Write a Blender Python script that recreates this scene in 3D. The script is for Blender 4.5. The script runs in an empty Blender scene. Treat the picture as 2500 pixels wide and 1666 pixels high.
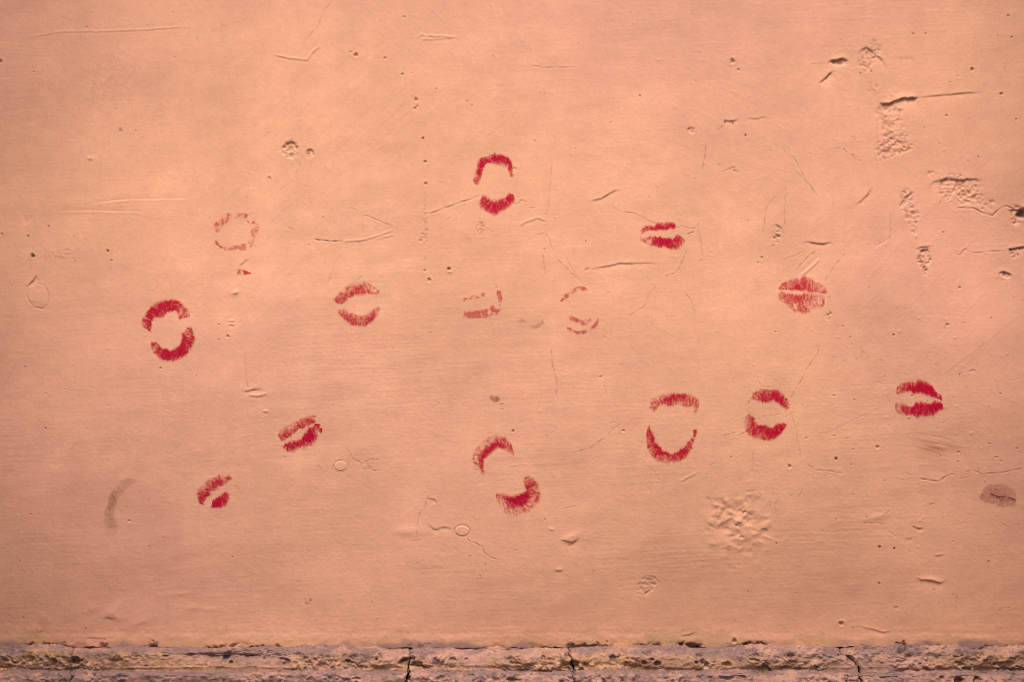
import bpy, math
import numpy as np

# ------------------------------------------------------------------ camera, light, exposure
sc = bpy.context.scene
S = 0.00055            # metres of wall per photograph pixel (2500 x 1666)
ZC = 1.5               # camera height
DIST = 1.91            # camera to wall
cam_d = bpy.data.cameras.new('camera'); cam = bpy.data.objects.new('camera', cam_d)
sc.collection.objects.link(cam); sc.camera = cam
cam.location = (0, -DIST, ZC); cam.rotation_euler = (math.radians(90), 0, 0)
cam_d.lens = 50; cam_d.sensor_width = 36; cam_d.clip_start = 0.05; cam_d.clip_end = 500

SUN_EL, SUN_AZ = math.radians(66), math.radians(-5)      # azimuth from the wall's normal, minus = to the left
w = bpy.data.worlds.new('World'); sc.world = w; w.use_nodes = True
nt = w.node_tree; bgn = nt.nodes['Background']
sky = nt.nodes.new('ShaderNodeTexSky'); sky.sky_type = 'NISHITA'; sky.sun_disc = False
sky.sun_elevation = SUN_EL; sky.sun_rotation = math.pi - SUN_AZ
sky.air_density = 0.8; sky.dust_density = 6.0; sky.ozone_density = 0.3
nt.links.new(sky.outputs[0], bgn.inputs[0]); bgn.inputs[1].default_value = 0.11
sun_d = bpy.data.lights.new('sun', 'SUN'); sun = bpy.data.objects.new('sun', sun_d)
sc.collection.objects.link(sun)
sun_d.energy = 1.5; sun_d.angle = math.radians(24); sun_d.color = (1.0, 0.95, 0.88)
sun.location = (-2, -3, 6)
from mathutils import Vector
sdir = Vector((math.cos(SUN_EL) * math.sin(SUN_AZ), -math.cos(SUN_EL) * math.cos(SUN_AZ), math.sin(SUN_EL)))
sun.rotation_euler = sdir.to_track_quat('Z', 'Y').to_euler()
sc.view_settings.view_transform = 'Standard'; sc.view_settings.look = 'None'
sc.view_settings.exposure = 1.25; sc.view_settings.gamma = 1.0
sc.view_settings.use_curve_mapping = False
sc.cycles.filter_width = 1.0

# ------------------------------------------------------------------ numpy helpers
rng = np.random.default_rng(7)
TW, TH, TP = 1536, 1024, 2.0       # noise tile: cells and pixels per cell (it repeats every 3072 x 2048 px)
_fy = np.fft.fftfreq(TH)[:, None] / TP
_fx = np.fft.rfftfreq(TW)[None, :] / TP
def tile(length, width, theta=0.0, seed=0, cut=None):
    """gaussian noise, std 1; features `length` px long along theta (deg, counter-clockwise in the picture) and `width` px across"""
    r = np.random.default_rng(seed); n = np.fft.rfft2(r.standard_normal((TH, TW)))
    t = math.radians(-theta)
    a = _fx * math.cos(t) + _fy * math.sin(t); b = -_fx * math.sin(t) + _fy * math.cos(t)
    g = np.exp(-2 * (math.pi ** 2) * ((a * length / 3) ** 2 + (b * width / 3) ** 2))
    if cut: g = g * (1 - np.exp(-(a * a + b * b) * cut * cut * 4))
    n = np.fft.irfft2(n * g, s=(TH, TW)); n -= n.mean()
    return n / n.std()
def fbm(base, octaves=5, gain=0.6, seed=0):
    out = 0; amp = 1
    for k in range(octaves):
        out = out + amp * tile(base / 2 ** k, base / 2 ** k, seed=seed * 50 + k); amp *= gain
    return out / out.std()
def sep(T, X, Y):
    """sample tile on the grid X x Y (px)"""
    u = (X / TP) % TW; v = (Y / TP) % TH
    i = np.floor(u).astype(int); f = u - i; j = np.floor(v).astype(int); g = v - j
    i0, i1 = i % TW, (i + 1) % TW; j0, j1 = j % TH, (j + 1) % TH
    R = T[j0] * (1 - g)[:, None] + T[j1] * g[:, None]
    return R[:, i0] * (1 - f) + R[:, i1] * f
def samp(T, U, V):
    u = (U / TP) % TW; v = (V / TP) % TH
    i = np.floor(u).astype(int); f = u - i; j = np.floor(v).astype(int); g = v - j
    i0, i1 = i % TW, (i + 1) % TW; j0, j1 = j % TH, (j + 1) % TH
    return (T[j0, i0] * (1 - f) + T[j0, i1] * f) * (1 - g) + (T[j1, i0] * (1 - f) + T[j1, i1] * f) * g
def sst(a, b, x):
    t = np.clip((x - a) / (b - a), 0, 1); return t * t * (3 - 2 * t)

def grid_faces(nr, nc, keep=None):
    idx = np.arange(nr * nc).reshape(nr, nc)
    q = np.stack([idx[:-1, :-1], idx[1:, :-1], idx[1:, 1:], idx[:-1, 1:]], -1).reshape(-1, 4)
    if keep is not None: q = q[keep.reshape(-1)]
    return q
def make_mesh(name, verts, quads, mat, parent=None, smooth=True, col=None, dens=None):
    used = np.unique(quads)
    if len(used) < len(verts):
        remap = np.zeros(len(verts), int); remap[used] = np.arange(len(used))
        verts = verts[used]; quads = remap[quads]
        if col is not None: col = col[used]
        if dens is not None: dens = dens[used]
    me = bpy.data.meshes.new(name)
    me.vertices.add(len(verts)); me.vertices.foreach_set('co', verts.astype(np.float32).ravel())
    me.loops.add(quads.size); me.loops.foreach_set('vertex_index', quads.astype(np.int32).ravel())
    me.polygons.add(len(quads))
    me.polygons.foreach_set('loop_start', (np.arange(len(quads)) * 4).astype(np.int32))
    me.polygons.foreach_set('use_smooth', np.full(len(quads), smooth))
    me.update(calc_edges=True)
    if col is not None:
        at = me.attributes.new('paint', 'FLOAT_COLOR', 'POINT')
        c4 = np.ones((len(verts), 4), np.float32); c4[:, :3] = np.clip(col, 0.003, 0.95); at.data.foreach_set('color', c4.ravel())
    if dens is not None:
        at = me.attributes.new('lipstick_film', 'FLOAT', 'POINT'); at.data.foreach_set('value', dens.astype(np.float32))
    if mat: me.materials.append(mat)
    o = bpy.data.objects.new(name, me); sc.collection.objects.link(o)
    if parent: o.parent = parent
    return o
def empty(name, loc=(0, 0, 0)):
    o = bpy.data.objects.new(name, None); sc.collection.objects.link(o); o.location = loc; return o
def tag(o, label=None, cat=None, group=None, kind=None):
    if label: o['label'] = label
    if cat: o['category'] = cat
    if group: o['group'] = group
    if kind: o['kind'] = kind
    return o

# ------------------------------------------------------------------ materials
def new_mat(name):
    m = bpy.data.materials.new(name); m.use_nodes = True
    b = m.node_tree.nodes['Principled BSDF']; return m, m.node_tree, b
def noise_node(t, scale, detail=3, rough=0.6, coord=None):
    n = t.nodes.new('ShaderNodeTexNoise'); n.inputs['Scale'].default_value = scale
    n.inputs['Detail'].default_value = detail; n.inputs['Roughness'].default_value = rough
    t.links.new(coord, n.inputs['Vector']); return n
def surface_mat(name, rough, grain, bump_mm, spec=0.25, coarse=0.0):
    m, t, b = new_mat(name)
    geo = t.nodes.new('ShaderNodeNewGeometry'); co = geo.outputs['Position']
    at = t.nodes.new('ShaderNodeAttribute'); at.attribute_name = 'paint'
    n1 = noise_node(t, 900, 2, 0.7, co); n2 = noise_node(t, 60, 4, 0.6, co)
    mr = t.nodes.new('ShaderNodeMapRange'); mr.inputs[1].default_value = 0.25; mr.inputs[2].default_value = 0.75
    mr.inputs[3].default_value = 1 - grain; mr.inputs[4].default_value = 1 + grain
    t.links.new(n1.outputs[0], mr.inputs[0])
    mr2 = t.nodes.new('ShaderNodeMapRange'); mr2.inputs[1].default_value = 0.3; mr2.inputs[2].default_value = 0.7
    mr2.inputs[3].default_value = 1 - grain * 0.5; mr2.inputs[4].default_value = 1 + grain * 0.5
    t.links.new(n2.outputs[0], mr2.inputs[0])
    mu = t.nodes.new('ShaderNodeMath'); mu.operation = 'MULTIPLY'
    t.links.new(mr.outputs[0], mu.inputs[0]); t.links.new(mr2.outputs[0], mu.inputs[1])
    vm = t.nodes.new('ShaderNodeVectorMath'); vm.operation = 'SCALE'
    t.links.new(at.outputs['Color'], vm.inputs[0]); t.links.new(mu.outputs[0], vm.inputs['Scale'])
    t.links.new(vm.outputs[0], b.inputs['Base Color'])
    b.inputs['Roughness'].default_value = rough; b.inputs['Specular IOR Level'].default_value = spec
    n3 = noise_node(t, 520, 3, 0.65, co)
    bp = t.nodes.new('ShaderNodeBump'); bp.inputs['Distance'].default_value = bump_mm / 1000; bp.inputs['Strength'].default_value = 1.0
    t.links.new(n3.outputs[0], bp.inputs['Height']); t.links.new(bp.outputs[0], b.inputs['Normal'])
    return m
M_wall = surface_mat('peach_painted_plaster', 0.8, 0.08, 0.2)
M_stone = surface_mat('weathered_stone', 0.9, 0.2, 1.0, 0.12)
def flat_mat(name, col, rough=0.9, var=0.2, scale=20):
    m, t, b = new_mat(name)
    geo = t.nodes.new('ShaderNodeNewGeometry'); n = noise_node(t, scale, 6, 0.6, geo.outputs['Position'])
    r = t.nodes.new('ShaderNodeValToRGB'); r.color_ramp.elements[0].position = 0.3; r.color_ramp.elements[1].position = 0.7
    r.color_ramp.elements[0].color = [c * (1 - var) for c in col] + [1]; r.color_ramp.elements[1].color = [c * (1 + var) for c in col] + [1]
    t.links.new(n.outputs[0], r.inputs[0]); t.links.new(r.outputs[0], b.inputs['Base Color'])
    bp = t.nodes.new('ShaderNodeBump'); bp.inputs['Distance'].default_value = 0.003
    t.links.new(n.outputs[0], bp.inputs['Height']); t.links.new(bp.outputs[0], b.inputs['Normal'])
    b.inputs['Roughness'].default_value = rough; return m
M_pave = flat_mat('grey_basalt_paving', (0.05, 0.046, 0.042), 0.85, 0.25, 30)
M_mortar = flat_mat('dark_mortar', (0.06, 0.05, 0.045), 1.0, 0.3, 80)
M_plain = flat_mat('plain_peach_plaster', (0.60, 0.315, 0.205), 0.85, 0.06, 12)
M_dark = flat_mat('added_blocker_stone', (0.12, 0.085, 0.07), 0.9, 0.3, 18)  # dark, so the added blockers return little light
M_block = flat_mat('plain_pale_stone', (0.36, 0.24, 0.19), 0.9, 0.25, 25)
def lip_mat(name, col, thin, rough=0.55):
    """a film of lipstick: deep colour where it lies thick, thinner and lighter where it lies thin, clear where there is none"""
    m, t, b = new_mat(name)
    at = t.nodes.new('ShaderNodeAttribute'); at.attribute_name = 'lipstick_film'
    geo = t.nodes.new('ShaderNodeNewGeometry'); n = noise_node(t, 1100, 2, 0.6, geo.outputs['Position'])
    mr = t.nodes.new('ShaderNodeMapRange'); mr.inputs[1].default_value = 0.3; mr.inputs[2].default_value = 0.7
    mr.inputs[3].default_value = -0.07; mr.inputs[4].default_value = 0.07
    t.links.new(n.outputs[0], mr.inputs[0])
    # noise matters only where the film is neither absent nor solid
    a1 = t.nodes.new('ShaderNodeMath'); a1.operation = 'SUBTRACT'; a1.inputs[0].default_value = 1.0
    t.links.new(at.outputs['Fac'], a1.inputs[1])
    a2 = t.nodes.new('ShaderNodeMath'); a2.operation = 'MULTIPLY'; t.links.new(a1.outputs[0], a2.inputs[0]); t.links.new(at.outputs['Fac'], a2.inputs[1])
    a3 = t.nodes.new('ShaderNodeMath'); a3.operation = 'MULTIPLY'; a3.inputs[1].default_value = 4.0; t.links.new(a2.outputs[0], a3.inputs[0])
    a4 = t.nodes.new('ShaderNodeMath'); a4.operation = 'MULTIPLY_ADD'; t.links.new(mr.outputs[0], a4.inputs[0]); t.links.new(a3.outputs[0], a4.inputs[1]); t.links.new(at.outputs['Fac'], a4.inputs[2])
    a4.use_clamp = True
    mx = t.nodes.new('ShaderNodeMix'); mx.data_type = 'RGBA'
    mx.inputs[6].default_value = (*thin, 1); mx.inputs[7].default_value = (*col, 1)
    cr = t.nodes.new('ShaderNodeMapRange'); cr.inputs[1].default_value = 0.6; cr.inputs[2].default_value = 1.0
    t.links.new(a4.outputs[0], cr.inputs[0]); t.links.new(cr.outputs[0], mx.inputs[0])
    t.links.new(mx.outputs[2], b.inputs['Base Color'])
    b.inputs['Roughness'].default_value = rough; b.inputs['Specular IOR Level'].default_value = 0.1
    n3 = noise_node(t, 520, 3, 0.65, geo.outputs['Position'])
    bp = t.nodes.new('ShaderNodeBump'); bp.inputs['Distance'].default_value = 0.0003
    t.links.new(n3.outputs[0], bp.inputs['Height']); t.links.new(bp.outputs[0], b.inputs['Normal'])
    t.links.new(a4.outputs[0], b.inputs['Alpha'])
    return m
M_lip = lip_mat('crimson_lipstick', (0.37, 0.001, 0.024), (0.52, 0.022, 0.036), 0.7)
M_lip_brown = lip_mat('faded_brown_lipstick', (0.19, 0.045, 0.05), (0.34, 0.105, 0.08), 0.8)
M_smear = lip_mat('brown_smear', (0.20, 0.075, 0.04), (0.30, 0.125, 0.07), 0.85)

# ------------------------------------------------------------------ the plaster wall: height (px, + towards the street) and paint
def axis(lo, d0, d1, hi, step):
    a = [d0]; s = step
    while a[-1] > lo: s *= 1.22; a.append(a[-1] - s)
    b = [d1]; s = step
    while b[-1] < hi: s *= 1.22; b.append(b[-1] + s)
    return np.concatenate([np.array(a[:0:-1]), np.arange(d0, d1, step), np.array(b)])
X = axis(-1350, -44, 2544, 3850, 2.0)
Y = axis(-2800, -30, 1582, 1582, 2.0)
nx, ny = len(X), len(Y)
XX, YY = np.meshgrid(X, Y)
H = np.zeros((ny, nx)); D = np.zeros((ny, nx))        # height; dirt plus shade painted into cracks, ledges and pits
# large unevenness left by the float
H += 1.7 * sep(tile(420, 300, 8, 1), X, Y) + 0.45 * sep(tile(150, 110, 15, 2), X, Y) + 0.12 * sep(tile(60, 36, 10, 3), X, Y)
# brush strokes: level in the middle and below, slanting to the upper right at the left and right
lev = 0.75 * sep(tile(130, 4.5, 3, 4), X, Y) + 0.5 * sep(tile(60, 3.5, -4, 5), X, Y)
sla = 0.75 * sep(tile(110, 5, 42, 6), X, Y) + 0.5 * sep(tile(60, 3.5, 50, 7), X, Y)
dwn = sep(tile(110, 4.5, -22, 8), X, Y)
mS = np.clip(np.exp(-((XX - 2280) / 330) ** 2 - ((YY - 640) / 430) ** 2) + np.exp(-((XX - 560) / 330) ** 2 - ((YY - 640) / 330) ** 2)
             + 0.8 * np.exp(-((XX - 800) / 250) ** 2 - ((YY - 230) / 260) ** 2) + 0.25 * sep(tile(300, 300, 0, 9), X, Y), 0, 1)
mD = np.clip(np.exp(-((XX - 1880) / 260) ** 2 - ((YY - 330) / 230) ** 2) * 1.2, 0, 1) * (1 - mS)
strokes = lev * (1 - mS) * (1 - mD) + sla * mS + dwn * mD
sa = 0.03 + 0.06 * np.clip(sep(tile(260, 160, 0, 10), X, Y) * 0.6 + 0.4, 0, 1.5)
H += 1.0 * sa * np.tanh(strokes * .8) * 1.15
grit = sep(tile(7, 7, 0, 11), X, Y); gritf = sep(tile(3.5, 3.5, 0, 12), X, Y)
H += 0.055 * grit + 0.045 * gritf
# little grains caught in the paint, most of them at the right
gr = sep(tile(9, 9, 0, 13), X, Y)
H += 0.9 * sst(2.3, 3.2, gr) * np.clip(0.25 + np.exp(-((XX - 2250) / 420) ** 2 - ((YY - 800) / 420) ** 2), 0, 1)

def win(x0, x1, y0, y1):
    i0, i1 = np.searchsorted(X, [x0, x1]); j0, j1 = np.searchsorted(Y, [y0, y1])
    return slice(max(j0 - 1, 0), j1 + 1), slice(max(i0 - 1, 0), i1 + 1)
def rough_line(pts, jit=1.2, step=7):
    pts = np.array(pts, float); out = [pts[0]]
    for a, b in zip(pts[:-1], pts[1:]):
        L = np.hypot(*(b - a)); n = max(1, int(L / step))
        for k in range(1, n + 1):
            p = a + (b - a) * k / n
            if not (k == n): p = p + rng.normal(0, jit * 0.6, 2)
            out.append(p)
    return np.array(out)
def dist_field(pts, margin):
    x0, y0 = pts.min(0) - margin; x1, y1 = pts.max(0) + margin
    sl = win(x0, x1, y0, y1); x, y = XX[sl], YY[sl]
    best = np.full(x.shape, 1e9); sg = np.ones(x.shape); tt = np.zeros(x.shape)
    seg = np.hypot(*(pts[1:] - pts[:-1]).T); tot = seg.sum() + 1e-9; acc = 0
    for k in range(len(seg)):
        a, b = pts[k], pts[k + 1]; d = b - a; L = seg[k] + 1e-9
        t = np.clip(((x - a[0]) * d[0] + (y - a[1]) * d[1]) / (L * L), 0, 1)
        dx, dy = x - a[0] - t * d[0], y - a[1] - t * d[1]; r = np.hypot(dx, dy)
        m = r < best; best = np.where(m, r, best)
        sg = np.where(m, np.sign(d[0] * dy - d[1] * dx), sg)      # + = below a line drawn left to right
        tt = np.where(m, (acc + t * L) / tot, tt); acc += L
    return sl, best, sg, tt
def crack(pts, width=1.3, depth=1.2, dirt_shade=0.45, jit=1.2, fade=0.12):
    p = rough_line(pts, jit); sl, d, sg, t = dist_field(p, width * 5 + 5)
    tp = sst(0, fade, t) * sst(0, fade, 1 - t) * (0.65 + 0.35 * np.sin(t * 23 + p[0, 0]))
    g = np.exp(-(d / width) ** 2) * tp
    H[sl] -= depth * g
    H[sl] += 0.25 * depth * np.exp(-(d / (3.2 * width)) ** 2) * tp
    D[sl] = np.maximum(D[sl], dirt_shade * np.exp(-(d / (width * 0.95)) ** 2) * tp)
def ledge(pts, depth=3, decay=14, dirt_shade=0.3, side=1, jit=1.5, lip=0.35, fade=0.34, soft=1.6):
    """a sharp edge: the plaster falls back by `depth` on one side (below, for a line drawn left to right) and comes up again over `decay`"""
    depth *= .74; decay *= 1.45
    p = rough_line(pts, jit); sl, d, sg, t = dist_field(p, max(decay * 2.2, 12))
    s = d * sg * side; tp = np.clip(sst(0, fade, t) * sst(0, fade, 1 - t) * (.92 + .3 * np.sin(t * 17 + p[0, 0]) * np.sin(t * 7 + p[0, 1])), 0, 1.1); dirt_shade *= .8
    H[sl] += tp * (-depth * np.exp(-np.maximum(s, 0) / decay * 1.2) * sst(-soft, soft * 0.6, s) * np.exp(-(np.maximum(s, 0) / (2 * decay)) ** 2)
                   + lip * depth * np.exp(-(np.minimum(s, 0) / (decay * 0.6)) ** 2) * (s < 0) * sst(0, soft * 2, -s))
    D[sl] = np.maximum(D[sl], dirt_shade * tp * np.exp(-((s - 1.0) / 2.0) ** 2))
def ridge(pts, h=0.9, width=2.2, jit=1.0):
    p = rough_line(pts, jit); sl, d, sg, t = dist_field(p, width * 6)
    tp = sst(0, .15, t) * sst(0, .15, 1 - t)
    H[sl] += h * np.exp(-(d / width) ** 2) * tp - 0.35 * h * np.exp(-((d * sg - 2.4 * width) / width) ** 2) * tp
LUMP = {}
def rough_patch(cx, cy, rx, ry, amp=1.2, scale=14, mean=-1.0, dirt_shade=0.0, ang=0, seed=20, sharp=True):
    R = max(rx, ry) * 1.5; sl = win(cx - R, cx + R, cy - R, cy + R); x, y = XX[sl] - cx, YY[sl] - cy
    c, s = math.cos(math.radians(ang)), math.sin(math.radians(ang))
    q = np.hypot((x * c - y * s) / rx, (x * s + y * c) / ry)
    if (scale, seed) not in LUMP: LUMP[(scale, seed)] = (tile(scale, scale, 0, seed), tile(scale * .45, scale * .45, 0, seed + 1), tile(30, 30, 0, seed + 2))
    A, B, C3 = (sep(T, X, Y)[sl] for T in LUMP[(scale, seed)])
    q = q + 0.24 * C3 + 0.06 * A + .05 * B
    m = sst(1.2, 0.6, q) if sharp else sst(1.25, 0.2, q)
    n = (-np.abs(A) * 1.1 + 0.6 + 0.55 * B) if scale < 30 else .75 * A + .25 * B
    H[sl] += m * (.5 * amp * n + .8 * mean)
    D[sl] = np.maximum(D[sl], m * dirt_shade * sst(0.2, 1.6, np.abs(A) + 0.3 * B))
def pit(x, y, r, depth=2.5, dirt_shade=0.5, rim=0.16):
    depth *= .85; dirt_shade *= (.9 if dirt_shade > .85 else .78)
    sl = win(x - r * 3 - 3, x + r * 3 + 3, y - r * 3 - 3, y + r * 3 + 3)
    q = np.hypot(XX[sl] - x, (YY[sl] - y) * (1 + 0.2 * math.sin(x))) / r
    q = q * (1 + 0.15 * np.sin(3 * np.arctan2(YY[sl] - y, XX[sl] - x) + x))
    H[sl] += -depth * np.exp(-q ** 4) + rim * depth * np.exp(-((q - 1.5) / .5) ** 2)
    D[sl] = np.maximum(D[sl], dirt_shade * np.exp(-(q * 0.95) ** 4))
def bump(x, y, rx, ry, h, ang=0):
    R = max(rx, ry) * 3; sl = win(x - R, x + R, y - R, y + R)
    c, s = math.cos(math.radians(ang)), math.sin(math.radians(ang)); dx, dy = XX[sl] - x, YY[sl] - y
    H[sl] += h * np.exp(-((dx * c - dy * s) / rx) ** 2 - ((dx * s + dy * c) / ry) ** 2)

def T(ox, oy, k):
    return lambda *p: [(ox + p[i] / k, oy + p[i + 1] / k) for i in range(0, len(p), 2)]
t1, t2, t3 = T(0, 0, 2.8), T(830, 0, 2.8), T(1660, 0, 2.8)
t4, t5, t6 = T(0, 520, 2.8), T(830, 520, 2.8), T(1660, 520, 2.8)
t7, t8, t9 = T(0, 1040, 2.8), T(1660, 1040, 2.8), T(960, 1140, 4.706)

# --- upper left
ridge(t1(140, 265, 400, 215, 700, 212, 950, 205, 1150, 190, 1350, 180), 0.7, 1.8)
crack(t1(1420, 225, 1700, 120), 1.0, .6, .3); crack(t1(2280, 0, 2210, 80, 2170, 190, 2050, 310), 1.2, .8, .35)
crack(t1(1790, 290, 1810, 355), 1.2, .9, .3)
ridge(t1(1860, 370, 1970, 395, 2100, 410, 2130, 360, 2200, 300), 1.0, 2.2)
crack(t1(1870, 378, 1970, 402, 2100, 412), 1, .6, .25); crack(t1(1165, 70, 1180, 88, 1195, 78), 1.2, 1, .4)
crack(t1(1360, 240, 1348, 265, 1352, 285), 1.2, .8, .4)
pit(0, 149, 4, 3, .8); pit(293, 319, 5, 1.5, .35); bump(220, 387, 6, 4, 2.2); pit(222, 384, 2, 1.5, .4)
rough_patch(705, 363, 19, 18, 1.6, 10, -2.2, .35, 0, 21); crack(t1(2000, 940, 1985, 970, 1940, 1000), 1.5, 2.5, .6, .5)
ledge(t1(1925, 1040, 1930, 1010, 1960, 985, 2000, 975, 2028, 1000, 2025, 1030), 2.4, 9, .5, 1, .8)
rough_patch(756, 374, 10, 9, 1.6, 8, -2.0, .5, 0, 23); ledge(t1(2092, 1050, 2105, 1025, 2125, 1020, 2145, 1040), 2.0, 6, .55, 1, .6)
crack(t1(2045, 1100, 2052, 1140, 2020, 1190), 1.4, 1.4, .4); pit(657, 435, 3.5, 2, .6)
ledge(t1(510, 1430, 640, 1390, 900, 1362, 1080, 1362, 1250, 1358, 1390, 1335), 1.1, 6, .12, -1, .8, .8)
ledge(t1(320, 1445, 640, 1442, 860, 1448, 1070, 1442), 1.0, 6, .12, -1, .8, .8)
for p in [(140, 85), (358, 63), (427, 140), (81, 175), (330, 319), (730, 295), (692, 238), (655, 325), (602, 482), (245, 505)]: pit(*p, 1.6, 1.6, .55)
# --- upper middle
ridge(t2(590, 243, 770, 248), 1.1, 2.5); ridge(t2(510, 268, 560, 232, 595, 250, 570, 270, 690, 262, 810, 250), .9, 2.2)
crack(t2(610, 60, 690, 145, 740, 205), 1, .6, .2); crack(t2(690, 150, 800, 120), 1, .5, .2)
for q, r, dd in [((110, 378), 5, .5), ((427, 510), 3.5, .4), ((520, 683), 4, .45), ((528, 728), 3, .4), ((567, 946), 3.2, .9), ((583, 1108), 4, .5),
                 ((586, 1258), 4, .4), ((658, 606), 2, .8), ((870, 691), 2, .8), ((1332, 962), 1.7, .9), ((1370, 636), 1.5, .6), ((1397, 637), 1.5, .6),
                 ((1046, 386), 2, .4), ((440, 118), 3, .3), ((1025, 42), 2, .4), ((902, 722), 2.5, .3), ((515, 742), 3.5, .3), ((307, 400), 3, .25)]:
    (px, py), = t2(*q); pit(px, py, r, 0.75 * r, dd)
crack(t2(1295, 462, 1320, 450, 1400, 463, 1500, 462, 1620, 462), 1.4, 1.3, .35, .8)
ledge(t2(575, 1290, 590, 1340, 582, 1440, 578, 1568), 1.3, 9, .15, 1, 2.2); rough_patch(1037, 540, 10, 45, 1.0, 9, -.5, .2, 0, 25)
crack(t2(590, 1475, 700, 1432, 790, 1400, 900, 1365, 940, 1345, 960, 1350), 1.7, 1.9, .5, 1.4)
crack(t2(1190, 1398, 1220, 1395, 1240, 1370, 1270, 1385), 1.7, 1.9, .5); crack(t2(1290, 1420, 1335, 1420), 1.4, 1.4, .45)
crack(t2(1455, 1100, 1440, 1200, 1425, 1440, 1410, 1468, 1370, 1465), 1.4, 1.3, .3)
ledge(t2(1685, 1385, 1790, 1360, 1880, 1305, 1940, 1300), 2.2, 9, .4, 1, 1)
crack(t2(1830, 1395, 1925, 1455, 2000, 1455, 2130, 1520, 2352, 1568), 1.2, 1.3, .5)
crack(t2(150, 1470, 200, 1480, 370, 1565), 1.1, 1, .35); crack(t2(65, 1420, 120, 1440), 1.4, 1.2, .4); crack(t2(150, 1520, 158, 1600), 1.2, 1, .3)
ridge(t2(1220, 1545, 1260, 1520, 1350, 1485, 1420, 1510), 1.0, 2.4); crack(t2(730, 1508, 755, 1485), 1.5, 1.5, .5)
ledge(t2(1170, 1150, 1200, 1148, 1215, 1160), 1.5, 6, .35); rough_patch(1172, 560, 9, 14, 1.2, 8, -.6, .25, 0, 27)
crack(t2(950, 1530, 975, 1540, 990, 1560, 1060, 1590), 1.2, 1.0, .3)
# --- upper right
ledge(t3(1005, 440, 1030, 418, 1070, 415, 1110, 400, 1162, 425), 6.5, 9, .75, 1, 1.2, .4); rough_patch(2045, 153, 18, 7, 1.5, 9, -3.0, .45, 8, 29)
crack(t3(900, 438, 1010, 438), 1.2, .9, .4); ledge(t3(945, 578, 1000, 532, 1055, 470), 4.5, 13, .5, 1, 1, .3)
ledge(t3(1205, 390, 1225, 360, 1245, 340, 1275, 325, 1330, 368, 1380, 410, 1425, 475), 2.6, 16, .42, 1, 1.2)
rough_patch(2120, 142, 20, 34, 1.6, 11, -1.6, .18, -38, 31); crack(t3(1215, 390, 1225, 440, 1270, 500), 1.4, 1.5, .35)
pit(2101, 179, 2.5, 2, .8); pit(2127, 174, 3, 2, .6); rough_patch(2130, 215, 17, 13, 1.1, 10, -.3, .2, 0, 33, False)
ledge(t3(1362, 700, 1385, 712, 1430, 712, 1480, 690, 1540, 672, 1640, 668), 7.0, 13, .62, 1, 1.2, .5, .15)
ledge(t3(1600, 672, 1700, 660, 1900, 642, 2100, 628), 2.2, 9, .25, 1, .7, .4)
rough_patch(2175, 300, 33, 62, 1.5, 12, -1.0, .25, 6, 35); rough_patch(2178, 363, 42, 22, 2.0, 11, -.8, .35, 0, 37)
ledge(t3(1455, 1005, 1470, 975, 1495, 960, 1530, 1000), 2.8, 8, .45); crack(t3(1350, 1000, 1345, 900, 1350, 820, 1380, 800), 1.3, 1.0, .2)
ledge(t3(285, 812, 330, 832, 380, 826, 405, 803), 3.0, 7, .55, 1, .8); pit(1770, 299, 2.5, 2.5, .9); pit(1789, 302, 2.2, 2, .9)
crack(t3(250, 900, 305, 855), 1.5, 1.4, .35); rough_patch(1689, 318, 9, 8, 1.6, 7, -1.3, .6, 0, 39); pit(1820, 331, 2.5, 2.5, .9)
ledge(t3(440, 820, 540, 812, 620, 800), 1.3, 8, .15); crack(t3(180, 975, 170, 1085, 148, 1170), 1.4, 1.7, .55, .6)
crack(t3(700, 1005, 725, 1050), 1.2, 1.2, .4); crack(t3(725, 1030, 780, 1080, 850, 1210, 948, 1350), 1.1, 1.2, .45, .5)
crack(t3(780, 1158, 860, 1240, 948, 1350), 1.1, 1.2, .45, .4); crack(t3(1050, 1012, 1120, 1025, 1190, 1080, 1260, 1112), 1.1, 1, .4)
crack(t3(280, 1180, 330, 1160, 382, 1140), 1.4, 1.4, .5); rough_patch(1790, 415, 14, 8, 1.2, 8, -.5, .35, -20, 41, False)
ledge(t3(1195, 1410, 1240, 1375, 1290, 1325, 1305, 1270), 2.4, 8, .5, 1, 1); crack(t3(720, 1270, 720, 1370, 715, 1568), 1.1, 1.2, .4, .5)
crack(t3(570, 1568, 585, 1450, 605, 1390, 645, 1352, 720, 1370), 1.1, 1.2, .4); ledge(t3(1455, 400, 1560, 398, 1640, 410), 1.2, 22, .0, 1, 1, .2, .4, 5)
ledge(t3(1500, 1420, 1515, 1390, 1540, 1350, 1590, 1315, 1610, 1330), 3.2, 12, .4, 1, 1.2); rough_patch(2217, 512, 19, 46, 1.7, 11, -1.4, .28, 4, 43)
ledge(t3(1695, 1295, 1740, 1245, 1820, 1226, 1920, 1232, 2010, 1226, 2085, 1245), 3.8, 15, .42, 1, 1.6, .4)
rough_patch(2350, 473, 62, 36, 2.0, 12, -.9, .22, -14, 45); crack(t3(1780, 1290, 1800, 1360, 1770, 1410), 1.5, 1.5, .35)
crack(t3(1880, 1425, 2010, 1425, 2080, 1460, 2140, 1475, 2190, 1425, 2240, 1410, 2320, 1440), 1.9, 2.4, .6, 1.6)
pit(2497, 523, 12, 12, 1.0, .1); ledge(t3(2240, 1440, 2290, 1438, 2350, 1430), 4, 8, .7); rough_patch(2478, 530, 16, 22, 2, 10, -2.5, .45, 0, 47)
crack(t3(1465, 1410, 1465, 1500), 1.3, 1.2, .3)
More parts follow.
